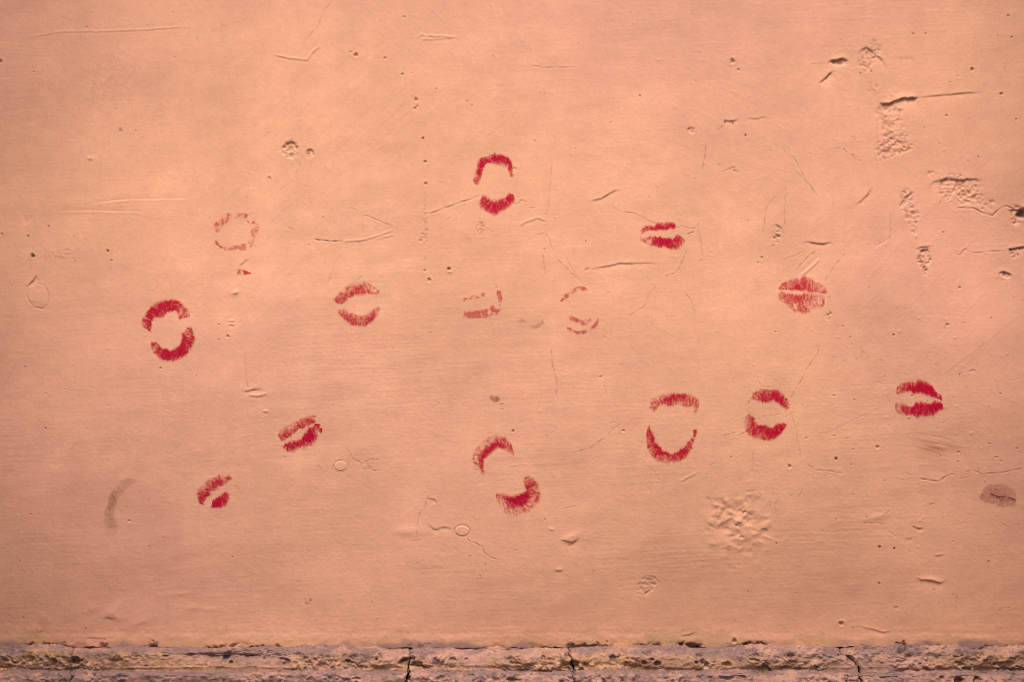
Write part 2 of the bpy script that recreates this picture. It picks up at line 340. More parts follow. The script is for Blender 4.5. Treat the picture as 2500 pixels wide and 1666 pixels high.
for q, r, dd in [((2000, 475), 4, .6), ((2200, 642), 4, .6), ((1825, 792), 3, .4), ((2245, 108), 2.6, .8), ((1595, 231), 2.2, .7), ((1680, 230), 2.2, .7), ((2042, 1072), 2.4, .7),
                 ((1970, 1100), 2, .7), ((360, 420), 5, .3), ((400, 478), 3, .4), ((1672, 876), 2, .6), ((1776, 980), 1.8, .6), ((2300, 815), 2.5, .5), ((1848, 564), 2.2, .7),
                 ((1123, 1022), 1.8, .7), ((1182, 1060), 2, .6), ((848, 779), 1.4, .8), ((2173, 243), 2, .5), ((2268, 255), 3, .4), ((466, 1507), 1.5, .9)]:
    (px, py), = t3(*q); pit(px, py, r, 0.8 * r, dd)
rough_patch(2085, 335, 9, 10, 1.2, 8, -.4, .25, 0, 49)
# --- middle left
for q, r, dd in [((222, 295), 4.6, .95), ((735, 262), 3.2, .8), ((760, 325), 2.6, .7), ((190, 160), 2.8, .7), ((330, 93), 2.5, .6), ((495, 312), 1.8, .6), ((510, 330), 1.8, .6),
                 ((167, 1052), 2, .9), ((1558, 846), 3.4, .4), ((1497, 868), 2.4, .4), ((1497, 765), 2.4, .3), ((80, 500), 1.4, .8), ((1343, 1112), 1.6, .8), ((507, 163), 1.4, .7),
                 ((582, 180), 1.4, .8), ((310, 1235), 2, .4), ((310, 1472), 2.2, .5), ((2110, 220), 2, .4)]:
    (px, py), = t4(*q); pit(px, py, r, 0.85 * r, dd)
ledge(t4(185, 520, 188, 500, 225, 465, 240, 435, 255, 412), 3.0, 9, .7, 1, .8); bump(92, 728, 24, 26, 1.6)
crack(t4(186, 515, 190, 590, 230, 650, 290, 658, 325, 610, 325, 540, 290, 490, 240, 480), 2.2, 1.7, .2, 1.4)
rough_patch(150, 620, 60, 14, .9, 9, 0, .15, 10, 51, False); ledge(t4(140, 85, 180, 75, 230, 10), 1.2, 20, .0, -1)
crack(t4(110, 1005, 60, 1130, 0, 1200), 1.0, .9, .4); crack(t4(430, 1120, 455, 1190), 1, .8, .35)
crack(t4(1675, 940, 1678, 1060, 1685, 1140, 1700, 1215), 1.1, 1.1, .4)
ledge(t4(1640, 1222, 1700, 1218, 1750, 1208, 1800, 1200), 2.2, 7, .45, 1, .8); crack(t4(1730, 1212, 1745, 1195, 1790, 1205), 1.4, 1.2, .5)
ridge(t4(1700, 1245, 1760, 1250, 1830, 1235), 1.2, 2.5); crack(t4(2140, 183, 2220, 190, 2260, 198, 2352, 195), 1.7, 2.2, .75, 1)
crack(t4(1960, 100, 1990, 110, 2020, 122), 1.5, 1.3, .4); ledge(t4(1635, 378, 1660, 345, 1705, 308), 1.6, 7, .25, 1, .5)
ridge(t4(1560, 738, 1605, 735), 1.4, 2.4); ridge(t4(1560, 762, 1605, 762), 1.4, 2.4); bump(575, 715, 8, 6, 2.5, 30); crack(t4(1590, 555, 1612, 562, 1635, 548), 1.5, 1.6, .45)
ridge(t4(1795, 1358, 1835, 1358), 1.2, 2.2); crack(t4(1925, 1020, 1955, 1040, 1962, 1060), 1.2, 1.1, .3); ledge(t4(2210, 540, 2260, 440, 2280, 320), .9, 10, .1, 1)
crack(t4(2290, 560, 2262, 640), 1.0, .8, .2); crack(t4(705, 810, 775, 765), 1, .8, .25); crack(t4(725, 945, 748, 935), 1.8, 1.2, .3)
# --- middle
(px, py), = t5(745, 385); pit(px, py, 4.2, 4, .7); bump(px + 2, py + 7, 6, 3, 1.5)
crack(t5(1385, 280, 1405, 432), 1.5, 1.8, .45, .4); crack(t5(1470, 303, 1560, 390, 1650, 478), 1.1, 1.3, .5, .4); crack(t5(1530, 280, 1600, 400, 1650, 478), 1.0, 1.0, .35, .4)
crack(t5(1400, 140, 1430, 180, 1455, 255), 1.3, 1.3, .4); crack(t5(1340, 150, 1400, 142), 1.5, 1.3, .3)
ledge(t5(1650, 400, 1760, 380, 1900, 350, 2100, 345, 2200, 342), 2.0, 8, .3, 1, .8); rough_patch(1432, 660, 14, 6, 1.4, 8, .3, .25, 0, 53)
crack(t5(2352, 320, 2320, 380, 2280, 420, 2215, 435), 1.3, 1.5, .45); crack(t5(2060, 400, 2075, 425, 2110, 450, 2105, 480), 1.1, 1.0, .3)
crack(t5(2165, 495, 2110, 560, 2080, 640, 2030, 670, 1960, 720), 1.1, 1.2, .45); crack(t5(1440, 915, 1450, 1000, 1460, 1070, 1485, 1190, 1475, 1270), 1.1, 1.3, .55, 1.4)
crack(t5(1865, 750, 1855, 845), 1.0, .9, .35); ledge(t5(1765, 1118, 1785, 1118, 1795, 1105), 1.8, 4, .45, 1, .4)
ridge(t5(0, 195, 140, 190, 280, 150, 380, 110), 1.0, 2.2); crack(t5(180, 20, 280, 60, 370, 100), 1.2, 1.1, .4); ridge(t5(240, 180, 370, 150), .8, 2)
crack(t5(110, 465, 155, 430), 1.0, 1.1, .55, .4); crack(t5(2120, 745, 2170, 800), 1, .9, .35); crack(t5(2040, 395, 2060, 400), 1, 1, .3)
for q, r, dd in [((583, 315), 1.8, .6), ((580, 395), 3, .4), ((610, 460), 4, .25), ((617, 820), 2, .5), ((705, 802), 1.4, .7), ((1680, 194), 1.7, .95), ((1183, 1490), 3, 1.0),
                 ((1163, 1520), 1.5, .7), ((1937, 1490), 3.5, .25), ((1808, 1184), 1.4, .8), ((1068, 508), 1.6, .6), ((1920, 1033), 1.4, .7), ((1835, 543), 1.5, .7), ((552, 190), 3, .3)]:
    (px, py), = t5(*q); pit(px, py, r, 0.85 * r, dd)
rough_patch(1176, 570, 10, 22, 1.2, 9, -.2, .15, 0, 55, False)
# --- middle right
crack(t6(0, 90, 60, 105, 100, 108, 118, 95, 130, 55), 1.2, 1.3, .5); crack(t6(118, 95, 145, 200, 160, 300, 120, 350), 1.2, 1.3, .45)
crack(t6(160, 300, 195, 298, 230, 305), 1.1, 1, .35); crack(t6(55, 240, 30, 300, 0, 360), 1.3, 1.4, .5); crack(t6(50, 150, 100, 132), 1.9, 1.8, .7)
ledge(t6(635, 90, 650, 80, 690, 102, 712, 150), 2.2, 10, .35); rough_patch(1899, 570, 12, 16, 1.8, 9, -1.0, .3, 0, 57)
ledge(t6(835, 208, 870, 200, 960, 212, 1060, 206), 3.0, 9, .5, 1, .9); crack(t6(940, 255, 870, 310, 820, 360, 790, 402), 1.4, 1.6, .5)
ridge(t6(960, 310, 900, 370, 830, 430), 1.5, 2.6); crack(t6(1140, 265, 1060, 360, 985, 475), 1.1, 1.2, .45, .5); crack(t6(695, 325, 790, 290, 870, 250), 1.3, 1.1, .3)
crack(t6(550, 150, 575, 110, 585, 0), 1.1, 1.1, .35); crack(t6(1440, 0, 1440, 160, 1420, 190), 1.4, 1.6, .45, .6); ledge(t6(1320, 245, 1390, 205, 1430, 175), 2.0, 8, .35, -1)
crack(t6(520, 230, 565, 265), 1.1, 1, .3); crack(t6(285, 222, 340, 230), 1.1, 1.0, .3); crack(t6(500, 440, 552, 525), 1.0, .9, .3)
ledge(t6(1600, 262, 1650, 235, 1690, 232, 1735, 222), 2.2, 12, .25); ledge(t6(1630, 270, 1660, 255, 1690, 252, 1712, 275), 4.2, 12, .6, 1, .8)
rough_patch(2256, 632, 13, 26, 2.0, 8, -2.6, .3, 0, 59); ledge(t6(1680, 405, 1655, 350, 1628, 290), 2.8, 7, .5, 1, .8); rough_patch(2259, 660, 5, 8, 1.5, 6, -1.4, .5, 0, 61)
crack(t6(1850, 265, 1915, 290, 1950, 250, 2010, 275, 2130, 265, 2250, 262), 1.5, 1.5, .4); ledge(t6(2245, 252, 2290, 245, 2360, 232), 5.5, 9, .8, 1, 1, .4, .12)
rough_patch(2476, 622, 14, 7, 1.6, 8, -.8, .3, 0, 63); rough_patch(2455, 675, 14, 9, 1.6, 9, -2.2, .25, -15, 65)
ledge(t6(2178, 440, 2185, 412, 2210, 403, 2250, 415, 2285, 445), 4.5, 8, .8, 1, .8); crack(t6(2178, 430, 2200, 458, 2240, 462), 1.4, 1.4, .5)
ledge(t6(1005, 700, 1040, 682), 2.2, 6, .5); rough_patch(2023, 775, 9, 14, 1.4, 8, -.5, .2, 0, 67)
crack(t6(20, 535, 70, 590, 85, 640, 120, 700), 1.1, 1.2, .4); crack(t6(945, 880, 945, 960, 860, 1080, 820, 1160, 765, 1255, 735, 1285), 1.2, 1.4, .5)
crack(t6(775, 1310, 770, 1400, 795, 1480, 800, 1560, 835, 1700), 1.1, 1.2, .45); crack(t6(525, 1420, 570, 1392, 690, 1378), 1.1, 1.1, .45); crack(t6(700, 1395, 740, 1385, 770, 1372), 1.1, 1.1, .45)
crack(t6(290, 1525, 390, 1500), 1.2, 1.2, .5); crack(t6(400, 1525, 455, 1495), 1.3, 1.3, .5); pit(1920, 977, 2.6, 2.5, 1.0)
crack(t6(535, 1145, 560, 1185, 640, 1200), 1.1, 1, .35); crack(t6(1235, 935, 1262, 960), 1.2, 1.2, .4); ledge(t6(1970, 1085, 2000, 1072, 2030, 1080), 1.6, 6, .3)
for q, r, dd in [((562, 305), 2.8, .8), ((535, 342), 2.2, .4), ((1460, 835), 3.2, .6), ((1800, 132), 2, .9), ((1293, 506), 1.8, .6), ((1910, 1105), 1.8, .9), ((1052, 1250), 2.2, .4),
                 ((1192, 1280), 2, .6), ((1400, 1113), 1.8, .7), ((1117, 776), 2, .5), ((1164, 849), 2, .5), ((1587, 1252), 2.4, .5), ((1565, 1410), 2.4, .7), ((1692, 1285), 2, .8), ((2110, 1328), 2, .6),
                 ((653, 815), 2.5, .3), ((1018, 580), 2, .6), ((2128, 722), 2.5, .5), ((1940, 754), 2, .5), ((1912, 513), 3, .3), ((1828, 765), 3.5, .3), ((2285, 580), 2, .5), ((2190, 1237), 2.3, .6)]:
    (px, py), = t6(*q); pit(px, py, r, 0.85 * r, dd)
for a in [(2180, 790, 2400, 560), (2120, 860, 2260, 720), (2100, 700, 2300, 480), (2230, 900, 2470, 640), (2280, 930, 2500, 760), (2000, 1060, 2150, 990)]:
    ridge([(a[0], a[1]), (a[2], a[3])], .22, 2.6, 1.5)
# --- lower left
crack(t7(2275, 300, 2280, 270, 2310, 240, 2345, 232), 1.4, 1.5, .6, .4); crack([(838, 1123), (851, 1131), (851, 1142), (838, 1153), (822, 1153), (813, 1145)], 1.1, 1.0, .25, .3)
crack([(839, 1089), (852, 1104), (862, 1122), (880, 1130), (884, 1144)], 1.2, 1.3, .4); crack([(880, 1135), (905, 1122), (928, 1124)], 1.3, 1.3, .4); crack([(884, 1146), (928, 1150)], 1.3, 1.3, .4)
rough_patch(905, 1140, 26, 14, .9, 10, 0, .12, 0, 69, False)
crack(t7(250, 1375, 255, 1420, 300, 1400), 1.3, 1.4, .6, .5)
for q in [(760, 1270, 26, 12, 1.2, 30), (780, 1300, 10, 20, 1.3, 60), (950, 1345, 30, 8, 1.0, 20), (300, 1320, 12, 20, 1.0, 60), (630, 1250, 16, 10, .9, 20), (1150, 1210, 5, 16, .9, 0), (1310, 1245, 18, 8, .9, 0), (1220, 1150, 34, 6, .7, 5), (1440, 1255, 18, 7, .8, 0)]:
    (px, py), = t7(*q[:2]); bump(px, py, q[2], q[3], q[4], q[5])
ledge(t7(700, 1320, 735, 1312, 800, 1322), 1.6, 8, .2, 1); ledge(t7(550, 1450, 700, 1452, 800, 1442), 1.3, 5, .4, 1, .5)
crack(t7(1540, 1350, 1548, 1400), 1.2, 1, .4); rough_patch(750, 1468, 8, 9, 1.2, 7, -.3, .3, 0, 71)
for q, r, dd in [((133, 925), 2, .8), ((586, 1387), 2.4, .7), ((1943, 216), 1.8, .8), ((882, 650), 3, .35), ((862, 555), 2, .3), ((1116, 765), 1.7, .6), ((308, 18), 2, .5), ((160, 1315), 2.6, .45), ((1020, 505), 1.4, .5)]:
    (px, py), = t7(*q); pit(px, py, r, 0.85 * r, dd)
# --- lower middle
crack(t9(385, 370, 360, 480, 300, 550, 280, 640, 262, 795), 1.1, 1.2, .45); crack(t9(385, 370, 470, 378, 500, 430), 1.2, 1.4, .45); ledge(t9(385, 370, 470, 378, 500, 432), 1.4, 14, .1)
crack(t9(395, 340, 385, 370), 1.1, 1, .4); crack(t9(430, 320, 405, 370), 1.1, 1, .4)
ledge(t9(385, 645, 460, 715, 500, 725, 540, 705, 600, 698, 650, 710, 700, 738), 1.6, 9, .5, 1, .5)
RING = [(960 + (792 + 90 * math.cos(a)) / 4.706, 1140 + (735 + 65 * math.sin(a)) / 4.706) for a in np.linspace(0, 2 * math.pi, 25)]
p = np.array(RING); sl, dd_, sg_, tt_ = dist_field(p, 12)
H[sl] -= .8 * np.exp(-(dd_ / 1.2) ** 2); D[sl] = np.maximum(D[sl], .4 * np.exp(-(dd_ / 1.1) ** 2))
crack(t9(835, 800, 880, 860, 940, 875, 1030, 925, 1040, 980, 1090, 1020, 1160, 1055, 1220, 1065), 1.3, 1.6, .6, .8)
ledge(t9(1900, 840, 1965, 850, 2060, 870, 2110, 840, 2160, 812), 2.4, 10, .4, 1, 1.0, .9); bump(1395, 1310, 20, 8, 1.6, 20); ledge(t9(1985, 915, 2040, 890, 2110, 860), 1.5, 6, .35)
bump(1000, 1298, 34, 12, 1.4); ledge(t9(1850, 1190, 1900, 1200, 1960, 1190), 2.0, 9, .15, 1, .8, 1.0); crack(t9(1930, 488, 2050, 462, 2110, 455), 1.2, 1.2, .4)
bump(1347, 1292, 5, 3, 1.4); crack([(1480, 1066), (1440, 1095), (1395, 1108)], 1.2, 1.2, .4); crack([(1523, 1030), (1500, 1045), (1480, 1066)], 1.1, 1.0, .3)
rough_patch(1578, 1432, 18, 20, 1.3, 10, -.5, .2, -60, 73); ledge([(1570, 1455), (1580, 1445), (1588, 1440)], 2.2, 7, .55); crack([(1590, 1405), (1600, 1412), (1612, 1425)], 1.4, 1.2, .3)
crack([(1560, 1120), (1595, 1150), (1610, 1165)], 1.0, 1.0, .35); crack([(1528, 1290), (1534, 1310)], 1, .8, .3); crack(t9(200, 855, 280, 850, 330, 822), 1.3, 1.0, .3)
for q in [(1185, 1380), (1172, 1405), (1020, 1375), (1330, 1268), (1148, 1358), (908, 1470), (1450, 1395)]: pit(*q, 2, 1.6, .45)
crack([(1172, 1415), (1176, 1408)], 1.4, 1.2, .5); crack([(976, 1430), (982, 1424)], 1.5, 1, .4)
# --- lower right
rough_patch(1803, 1286, 92, 86, 2.0, 36, .8, .0, 0, 75, False)
lr = np.random.default_rng(5)
for k in range(90):
    a_, q_ = lr.uniform(0, 6.28), lr.uniform(0, 1) ** .5
    bump(1803 + 80 * q_ * math.cos(a_), 1286 + 74 * q_ * math.sin(a_), lr.uniform(4, 15), lr.uniform(3, 9), lr.uniform(-1.5, 1.9) * (1.15 - .6 * q_), lr.uniform(-50, 70))
rough_patch(1785, 1255, 56, 48, 1.1, 16, 0, .12, 20, 77, False)
ledge(t8(375, 690, 400, 660, 425, 665), 4.5, 12, .35); ledge(t8(420, 600, 445, 580, 455, 600), 3.6, 8, .4); ledge(t8(310, 650, 345, 640, 355, 628), 2.6, 7, .25)
ledge(t8(545, 715, 575, 702, 610, 718), 2.8, 8, .25); ledge(t8(395, 770, 420, 752, 445, 765), 3.0, 8, .3); crack(t8(345, 850, 320, 860), 2, 1.5, .3)
crack(t8(540, 455, 552, 480), 1.3, 1.2, .4); crack(t8(670, 495, 668, 522, 640, 530), 1.4, 1.4, .45); crack(t8(625, 540, 605, 552), 1.3, 1.1, .35); crack(t8(832, 425, 830, 450, 805, 490), 1.3, 1.3, .45)
crack(t8(855, 255, 920, 300, 1000, 305, 1120, 330), 1.3, 1.3, .45); crack(t8(1515, 318, 1600, 340), 1.1, 1, .35); crack(t8(1630, 362, 1700, 372, 1775, 382, 1810, 352, 1890, 325), 1.8, 1.9, .45)
crack(t8(2000, 310, 2020, 310, 2060, 332, 2140, 325, 2240, 315, 2352, 290), 1.5, 1.5, .45); crack(t8(2030, 280, 2050, 322), 1.2, 1.2, .35); crack(t8(1900, 365, 1960, 355, 2000, 340), 1.2, 1.0, .3)
crack(t8(500, 170, 495, 290), 1.0, 1.1, .45, .3); crack(t8(200, 275, 235, 250), 1.3, 1.3, .4); ridge(t8(0, 380, 110, 320), .9, 2.5)
crack(t8(1240, 670, 1340, 662, 1400, 672), 1.4, 1.3, .35); crack(t8(1375, 630, 1410, 600, 1440, 572), 1.3, 1.2, .35); bump(2140, 1262, 26, 7, 1.0, 10)
ledge(t8(1595, 690, 1640, 706, 1672, 694), 2.5, 6, .5); pit(2231, 1287, 2.4, 2, .7); crack(t8(1420, 720, 1450, 735, 1475, 762), 1.5, 1.3, .3)
ledge(t8(1605, 1035, 1650, 1060, 1720, 1060, 1780, 1078, 1835, 1052), 3.0, 10, .35, 1, 1, 1.0); crack(t8(1625, 995, 1640, 1030), 1.5, 1.3, .3); ledge(t8(1735, 895, 1775, 890, 1812, 885), 1.6, 6, .15, 1, .6, 1.0)
crack(t8(1890, 1155, 1892, 1220, 1888, 1272), 1.3, 1.4, .45); crack(t8(2310, 1205, 2250, 1245, 2180, 1250), 1.2, 1.1, .3); ledge(t8(1455, 1242, 1500, 1238), 1.6, 5, .3)
crack(t8(1618, 1250, 1638, 1220), 1.5, 1.3, .45); crack(t8(105, 1025, 130, 1055), 1.2, 1.1, .3); crack(t8(2190, 660, 2260, 700), 1.1, 1, .3); ledge(t8(1545, 770, 1570, 775, 1590, 765), 1.6, 6, .3)
ledge(t8(1700, 548, 1715, 532, 1735, 530), 1.5, 6, .3); ledge(t8(0, 1438, 60, 1432, 110, 1412), 1.8, 6, .3, 1, 1, .8); ledge(t8(1200, 1368, 1400, 1415, 1480, 1408), 1.3, 6, .2, 1, 1, .8)
pit(2055, 1523, 5, 4, .45); ledge(t8(1085, 1362, 1105, 1348, 1128, 1362), 3.0, 7, .6); pit(1794, 1566, 5, 4.5, .8)
for q, r, dd in [((1065, 225), 3.2, 1.0), ((748, 277), 3.6, .5), ((1350, 145), 3.6, .4), ((1366, 828), 3.0, 1.0), ((1465, 838), 2.6, 1.0), ((1364, 1078), 2.2, 1.0), ((1396, 375), 1.6, .9), ((1055, 68), 2.4, .4),
                 ((862, 84), 2.6, .4), ((1143, 85), 2, .5), ((1182, 160), 2.4, .4), ((1905, 180), 2.8, .5), ((1900, 244), 2.2, .6), ((1185, 470), 1.8, .7), ((1280, 480), 1.6, .7), ((660, 802), 1.8, .9), ((1865, 793), 2, .3),
                 ((1065, 635), 1.5, .8), ((1272, 625), 2.0, .7), ((468, 1132), 1.5, .9), ((702, 1288), 1.6, .8), ((375, 1336), 1.6, .8), ((1782, 208), 1.8, .8), ((2305, 155), 2.5, .4), ((348, 215), 1.8, .9), ((2186, 1262), 1.6, .9)]:
    (px, py), = t8(*q); pit(px, py, r, 0.85 * r, dd)
# scattered pinholes and specks everywhere, more of them on the right
for k in range(900):
    x = rng.uniform(-40, 2540); y = rng.uniform(-20, 1560)
    if rng.random() > 0.35 + 0.65 * math.exp(-((x - 2250) / 500) ** 2): continue
    r = rng.uniform(.9, 1.6) + (rng.random() < .08) * 1.0
    if rng.random() < .72: pit(x, y, r, rng.uniform(.5, 1.3) * r, rng.uniform(.15, .6))
    else: bump(x, y, r * 1.4, r * 1.2, rng.uniform(.4, 1.1))
for k in range(150):                                       # hairline scratches
    x = rng.uniform(0, 2500); y = rng.uniform(0, 1540); a = rng.uniform(0, 6.28); L = rng.uniform(5, 22)
    crack([(x, y), (x + L * math.cos(a) * .5, y + L * math.sin(a) * .5), (x + L * math.cos(a + .5), y + L * math.sin(a + .5))], 1.1, rng.uniform(.5, 1.1), rng.uniform(.12, .35), .5)

# foot of the wall: the paint flares out over the plinth, crumbling at the very edge
edge = sep(fbm(90, 6, .62, 90), X, np.array([300.0]))[0]
nY = sep(tile(60, 14, 0, 91), X, Y)
H += 2.2 * sst(1520, 1592, YY + 1.5 * nY) - .35 * np.exp(-((YY - 1546 - .5 * nY) / 7) ** 2)
lowm = sst(1500, 1560, YY)
H += lowm * (0.12 * sep(fbm(40, 5, .65, 92), X, Y) + .06 * grit)
crumb = sep(fbm(46, 5, .7, 93), X, Y)
cm = sst(1562, 1582, YY) * sst(0.5, 1.4, crumb)
H -= 2.2 * cm
for x0, x1, dpt in [(1385, 1492, 9), (1556, 1612, 8), (1650, 1712, 13), (1815, 1868, 12), (2188, 2214, 13), (58, 88, 9), (102, 130, 8), (150, 162, 6), (365, 385, 7), (505, 690, 4), (245, 262, 6), (2395, 2432, 4)]:
    m = sst(x0 - 6, x0 + 8, XX) * sst(x1 + 6, x1 - 8, XX) * sst(1566 + 3, 1577 + 3, YY + 3.5 * grit - (6 if dpt < 5 else 0))
    H -= dpt * m; D = np.maximum(D, .75 * m)

# ---- paint
base = np.array([0.63, 0.305, 0.179])
L1 = sep(tile(500, 420, 0, 100), X, Y); L2 = sep(fbm(220, 6, .6, 101), X, Y); L3 = sep(tile(90, 26, 10, 102), X, Y)
C = np.empty((ny, nx, 3)); L4 = sep(tile(520, 70, 84, 110), X, Y)
val = 1 + 0.022 * L1 + 0.026 * L2 + 0.010 * L3 + .012 * L4 + 0.012 * gritf + .012 * strokes
C[:] = base * val[..., None]
pink = np.clip(0.5 + 0.5 * sep(tile(700, 500, 0, 103), X, Y) + 0.6 * sst(500, 0, YY), 0, 1.4)[..., None]
C *= 1 + pink * np.array([0.0, -0.018, 0.05])
# old light patch of repaint left of the centre
rp = sst(0, 1, np.clip((1 - np.abs((XX - 800) / 210)) * 3, 0, 1)) * sst(300, 560, YY) * sst(1180, 900, YY) * (0.7 + .3 * L3.clip(-1, 1))
C *= 1 + rp[..., None] * np.array([.045, .06, .09])
def stain(cx, cy, rx, ry, col, a, n):
    global C
    m = np.exp(-((XX - cx) / rx) ** 2 - ((YY - cy) / ry) ** 2) * a * np.clip(.6 + .5 * n, 0, 1.5)
    C = C * (1 - m[..., None]) + np.array(col) * m[..., None]
brush = sep(tile(60, 4, -14, 104), X, Y); spk = sep(tile(8, 5, 0, 105), X, Y)
stain(2282, 1088, 48, 28, (0.38, 0.165, 0.09), 1.0, brush * .7)
stain(1545, 1035, 24, 20, (0.62, 0.22, 0.14), .30, spk * .4)
stain(235, 210, 75, 65, (0.44, 0.20, 0.12), .22, spk); stain(275, 180, 40, 60, (0.44, 0.20, 0.12), .18, spk)
stain(1800, 465, 60, 16, (0.50, 0.22, 0.10), .18, spk); stain(300, 530, 150, 16, (0.48, 0.22, 0.13), .18, brush)
stain(870, 1190, 50, 10, (0.55, 0.24, 0.13), .3, brush); stain(1900, 200, 90, 60, (0.62, 0.31, 0.16), .2, brush)
stain(1200, 985, 9, 6, (0.42, 0.18, 0.12), .0, spk)
# yellow ochre undercoat and lilac dust along the foot
foot = 1556 + 8 * edge + 2 * nY[-1]
och = sst(-8, 6, YY - foot) * np.clip(.75 + .3 * sep(fbm(120, 5, .6, 106), X, Y), .1, 1)
C = C * (1 - .72 * och[..., None]) + np.array([0.46, 0.262, 0.125]) * (.72 * och[..., None])
lil = sst(1561, 1576, YY + 5 * sep(fbm(70, 5, .6, 107), X, Y)) * np.clip(.35 + .55 * sep(fbm(260, 5, .6, 108), X, Y) + .25 * sst(900, 1100, XX) * sst(1300, 1200, XX) + .5 * sst(2250, 2330, XX), 0, .9)
C = C * (1 - lil[..., None]) + np.array([0.27, 0.155, 0.135]) * lil[..., None]
Dc = np.clip(D, 0, 1)[..., None]
C = C * (1 - Dc) + np.array([0.10, 0.052, 0.034]) * Dc  # brown for dirt, with the grooves' shade painted in
hole = np.clip((D - .8) * 5, 0, 1)[..., None]; C = C * (1 - hole) + np.array([0.03, 0.026, 0.024]) * hole

# lean shaped in to darken the lower wall: it falls back towards its foot
def shade_lean(py): return 0.26 * np.clip(py - 700, 0, 900) ** 2 / 2 / 880
def world(px, py, h):
    r = shade_lean(py); f = 1 + r * S / DIST
    return np.stack([(px - 1250) * S * f, (r - h) * S, ZC - (py - 833) * S * f], -1)
jit_edge = 1.7 * sep(fbm(36, 5, .7, 109), X, np.array([10.0]))[0]
YYw = YY + np.where(np.arange(ny)[:, None] == ny - 1, 1, 0) * jit_edge[None, :] + np.where(np.arange(ny)[:, None] == ny - 2, .5, 0) * jit_edge[None, :]
V = world(XX, YYw, H); back = V[-1].copy(); back[:, 1] = 0.10; top = V[0].copy(); top[:, 1] = 0.25
V = np.concatenate([V.reshape(-1, 3), back]); Cw = np.concatenate([C.reshape(-1, 3), C[-1]])
wall = make_mesh('plaster_wall', V, grid_faces(ny + 1, nx), M_wall, col=Cw)
tag(wall, 'old peach painted plaster wall with cracks, dents and lipstick kisses all over it', 'wall')

# bilinear samplers of the finished wall in photograph pixels
def wall_at(px, py, A):
    i = np.clip(np.searchsorted(X, px) - 1, 0, nx - 2); j = np.clip(np.searchsorted(Y, py) - 1, 0, ny - 2)
    f = (px - X[i]) / (X[i + 1] - X[i]); g = (py - Y[j]) / (Y[j + 1] - Y[j])
    if A.ndim == 3: f = f[..., None]; g = g[..., None]
    return (A[j, i] * (1 - f) + A[j, i + 1] * f) * (1 - g) + (A[j + 1, i] * (1 - f) + A[j + 1, i + 1] * f) * g
def wall_hi(px, py):
    i = np.clip(np.searchsorted(X, px) - 1, 0, nx - 2); j = np.clip(np.searchsorted(Y, py) - 1, 0, ny - 2)
    return np.maximum(wall_at(px, py, H), .5 * wall_at(px, py, H) + .5 * np.maximum.reduce([H[j, i], H[j + 1, i], H[j, i + 1], H[j + 1, i + 1]]))

# two round plugs of filler
def plug(cx, cy, rx, ry):
    a = np.linspace(0, 2 * math.pi, 49); r = np.linspace(0.02, 1, 12)
    rr, aa = np.meshgrid(r, a, indexing='ij'); px, py = cx + rx * rr * np.cos(aa), cy + ry * rr * np.sin(aa)
    h = wall_at(px, py, H); h = h.mean() * .6 + .4 * h + .45 * (1 - rr ** 4) + .4 - 1.8 * (rr > .99)
    col = wall_at(px, py, C); col = col.mean((0, 1)) * .5 + .5 * col
    return make_mesh('filler_plug', world(px, py, h).reshape(-1, 3), grid_faces(12, 49), M_wall, wall, col=(col * np.array([1.03, 1.05, 1.07])).reshape(-1, 3))
plug(960 + 792 / 4.706, 1140 + 735 / 4.706, 17.4, 12.4)
plug(831, 1138, 15.5, 12.5)

# ------------------------------------------------------------------ lipstick prints
N_A = tile(4.5, 4.5, 0, 200); N_B = tile(10, 10, 0, 201); N_C = tile(26, 26, 0, 202); N_D = tile(3, 3, 0, 203)
def crom(P, n):
    """Catmull-Rom through the rows of P, n samples"""
    P = np.array(P, float); m = len(P); Q = np.vstack([2 * P[0] - P[1], P, 2 * P[-1] - P[-2]])
    L = np.concatenate([[0], np.cumsum(np.maximum(np.hypot(*(P[1:, :2] - P[:-1, :2]).T), np.hypot(*(P[1:, 2:4] - P[:-1, 2:4]).T)) + 1e-6)])
    s = np.linspace(0, L[-1], n); k = np.clip(np.searchsorted(L, s, side='right') - 1, 0, m - 2); t = ((s - L[k]) / (L[k + 1] - L[k]))[:, None]
    a, b, c, d = Q[k], Q[k + 1], Q[k + 2], Q[k + 3]
    out = .5 * (2 * b + (c - a) * t + (2 * a - 5 * b + 4 * c - d) * t * t + (3 * b - a - 3 * c + d) * t ** 3)
    return out, s
lipseed = [0]
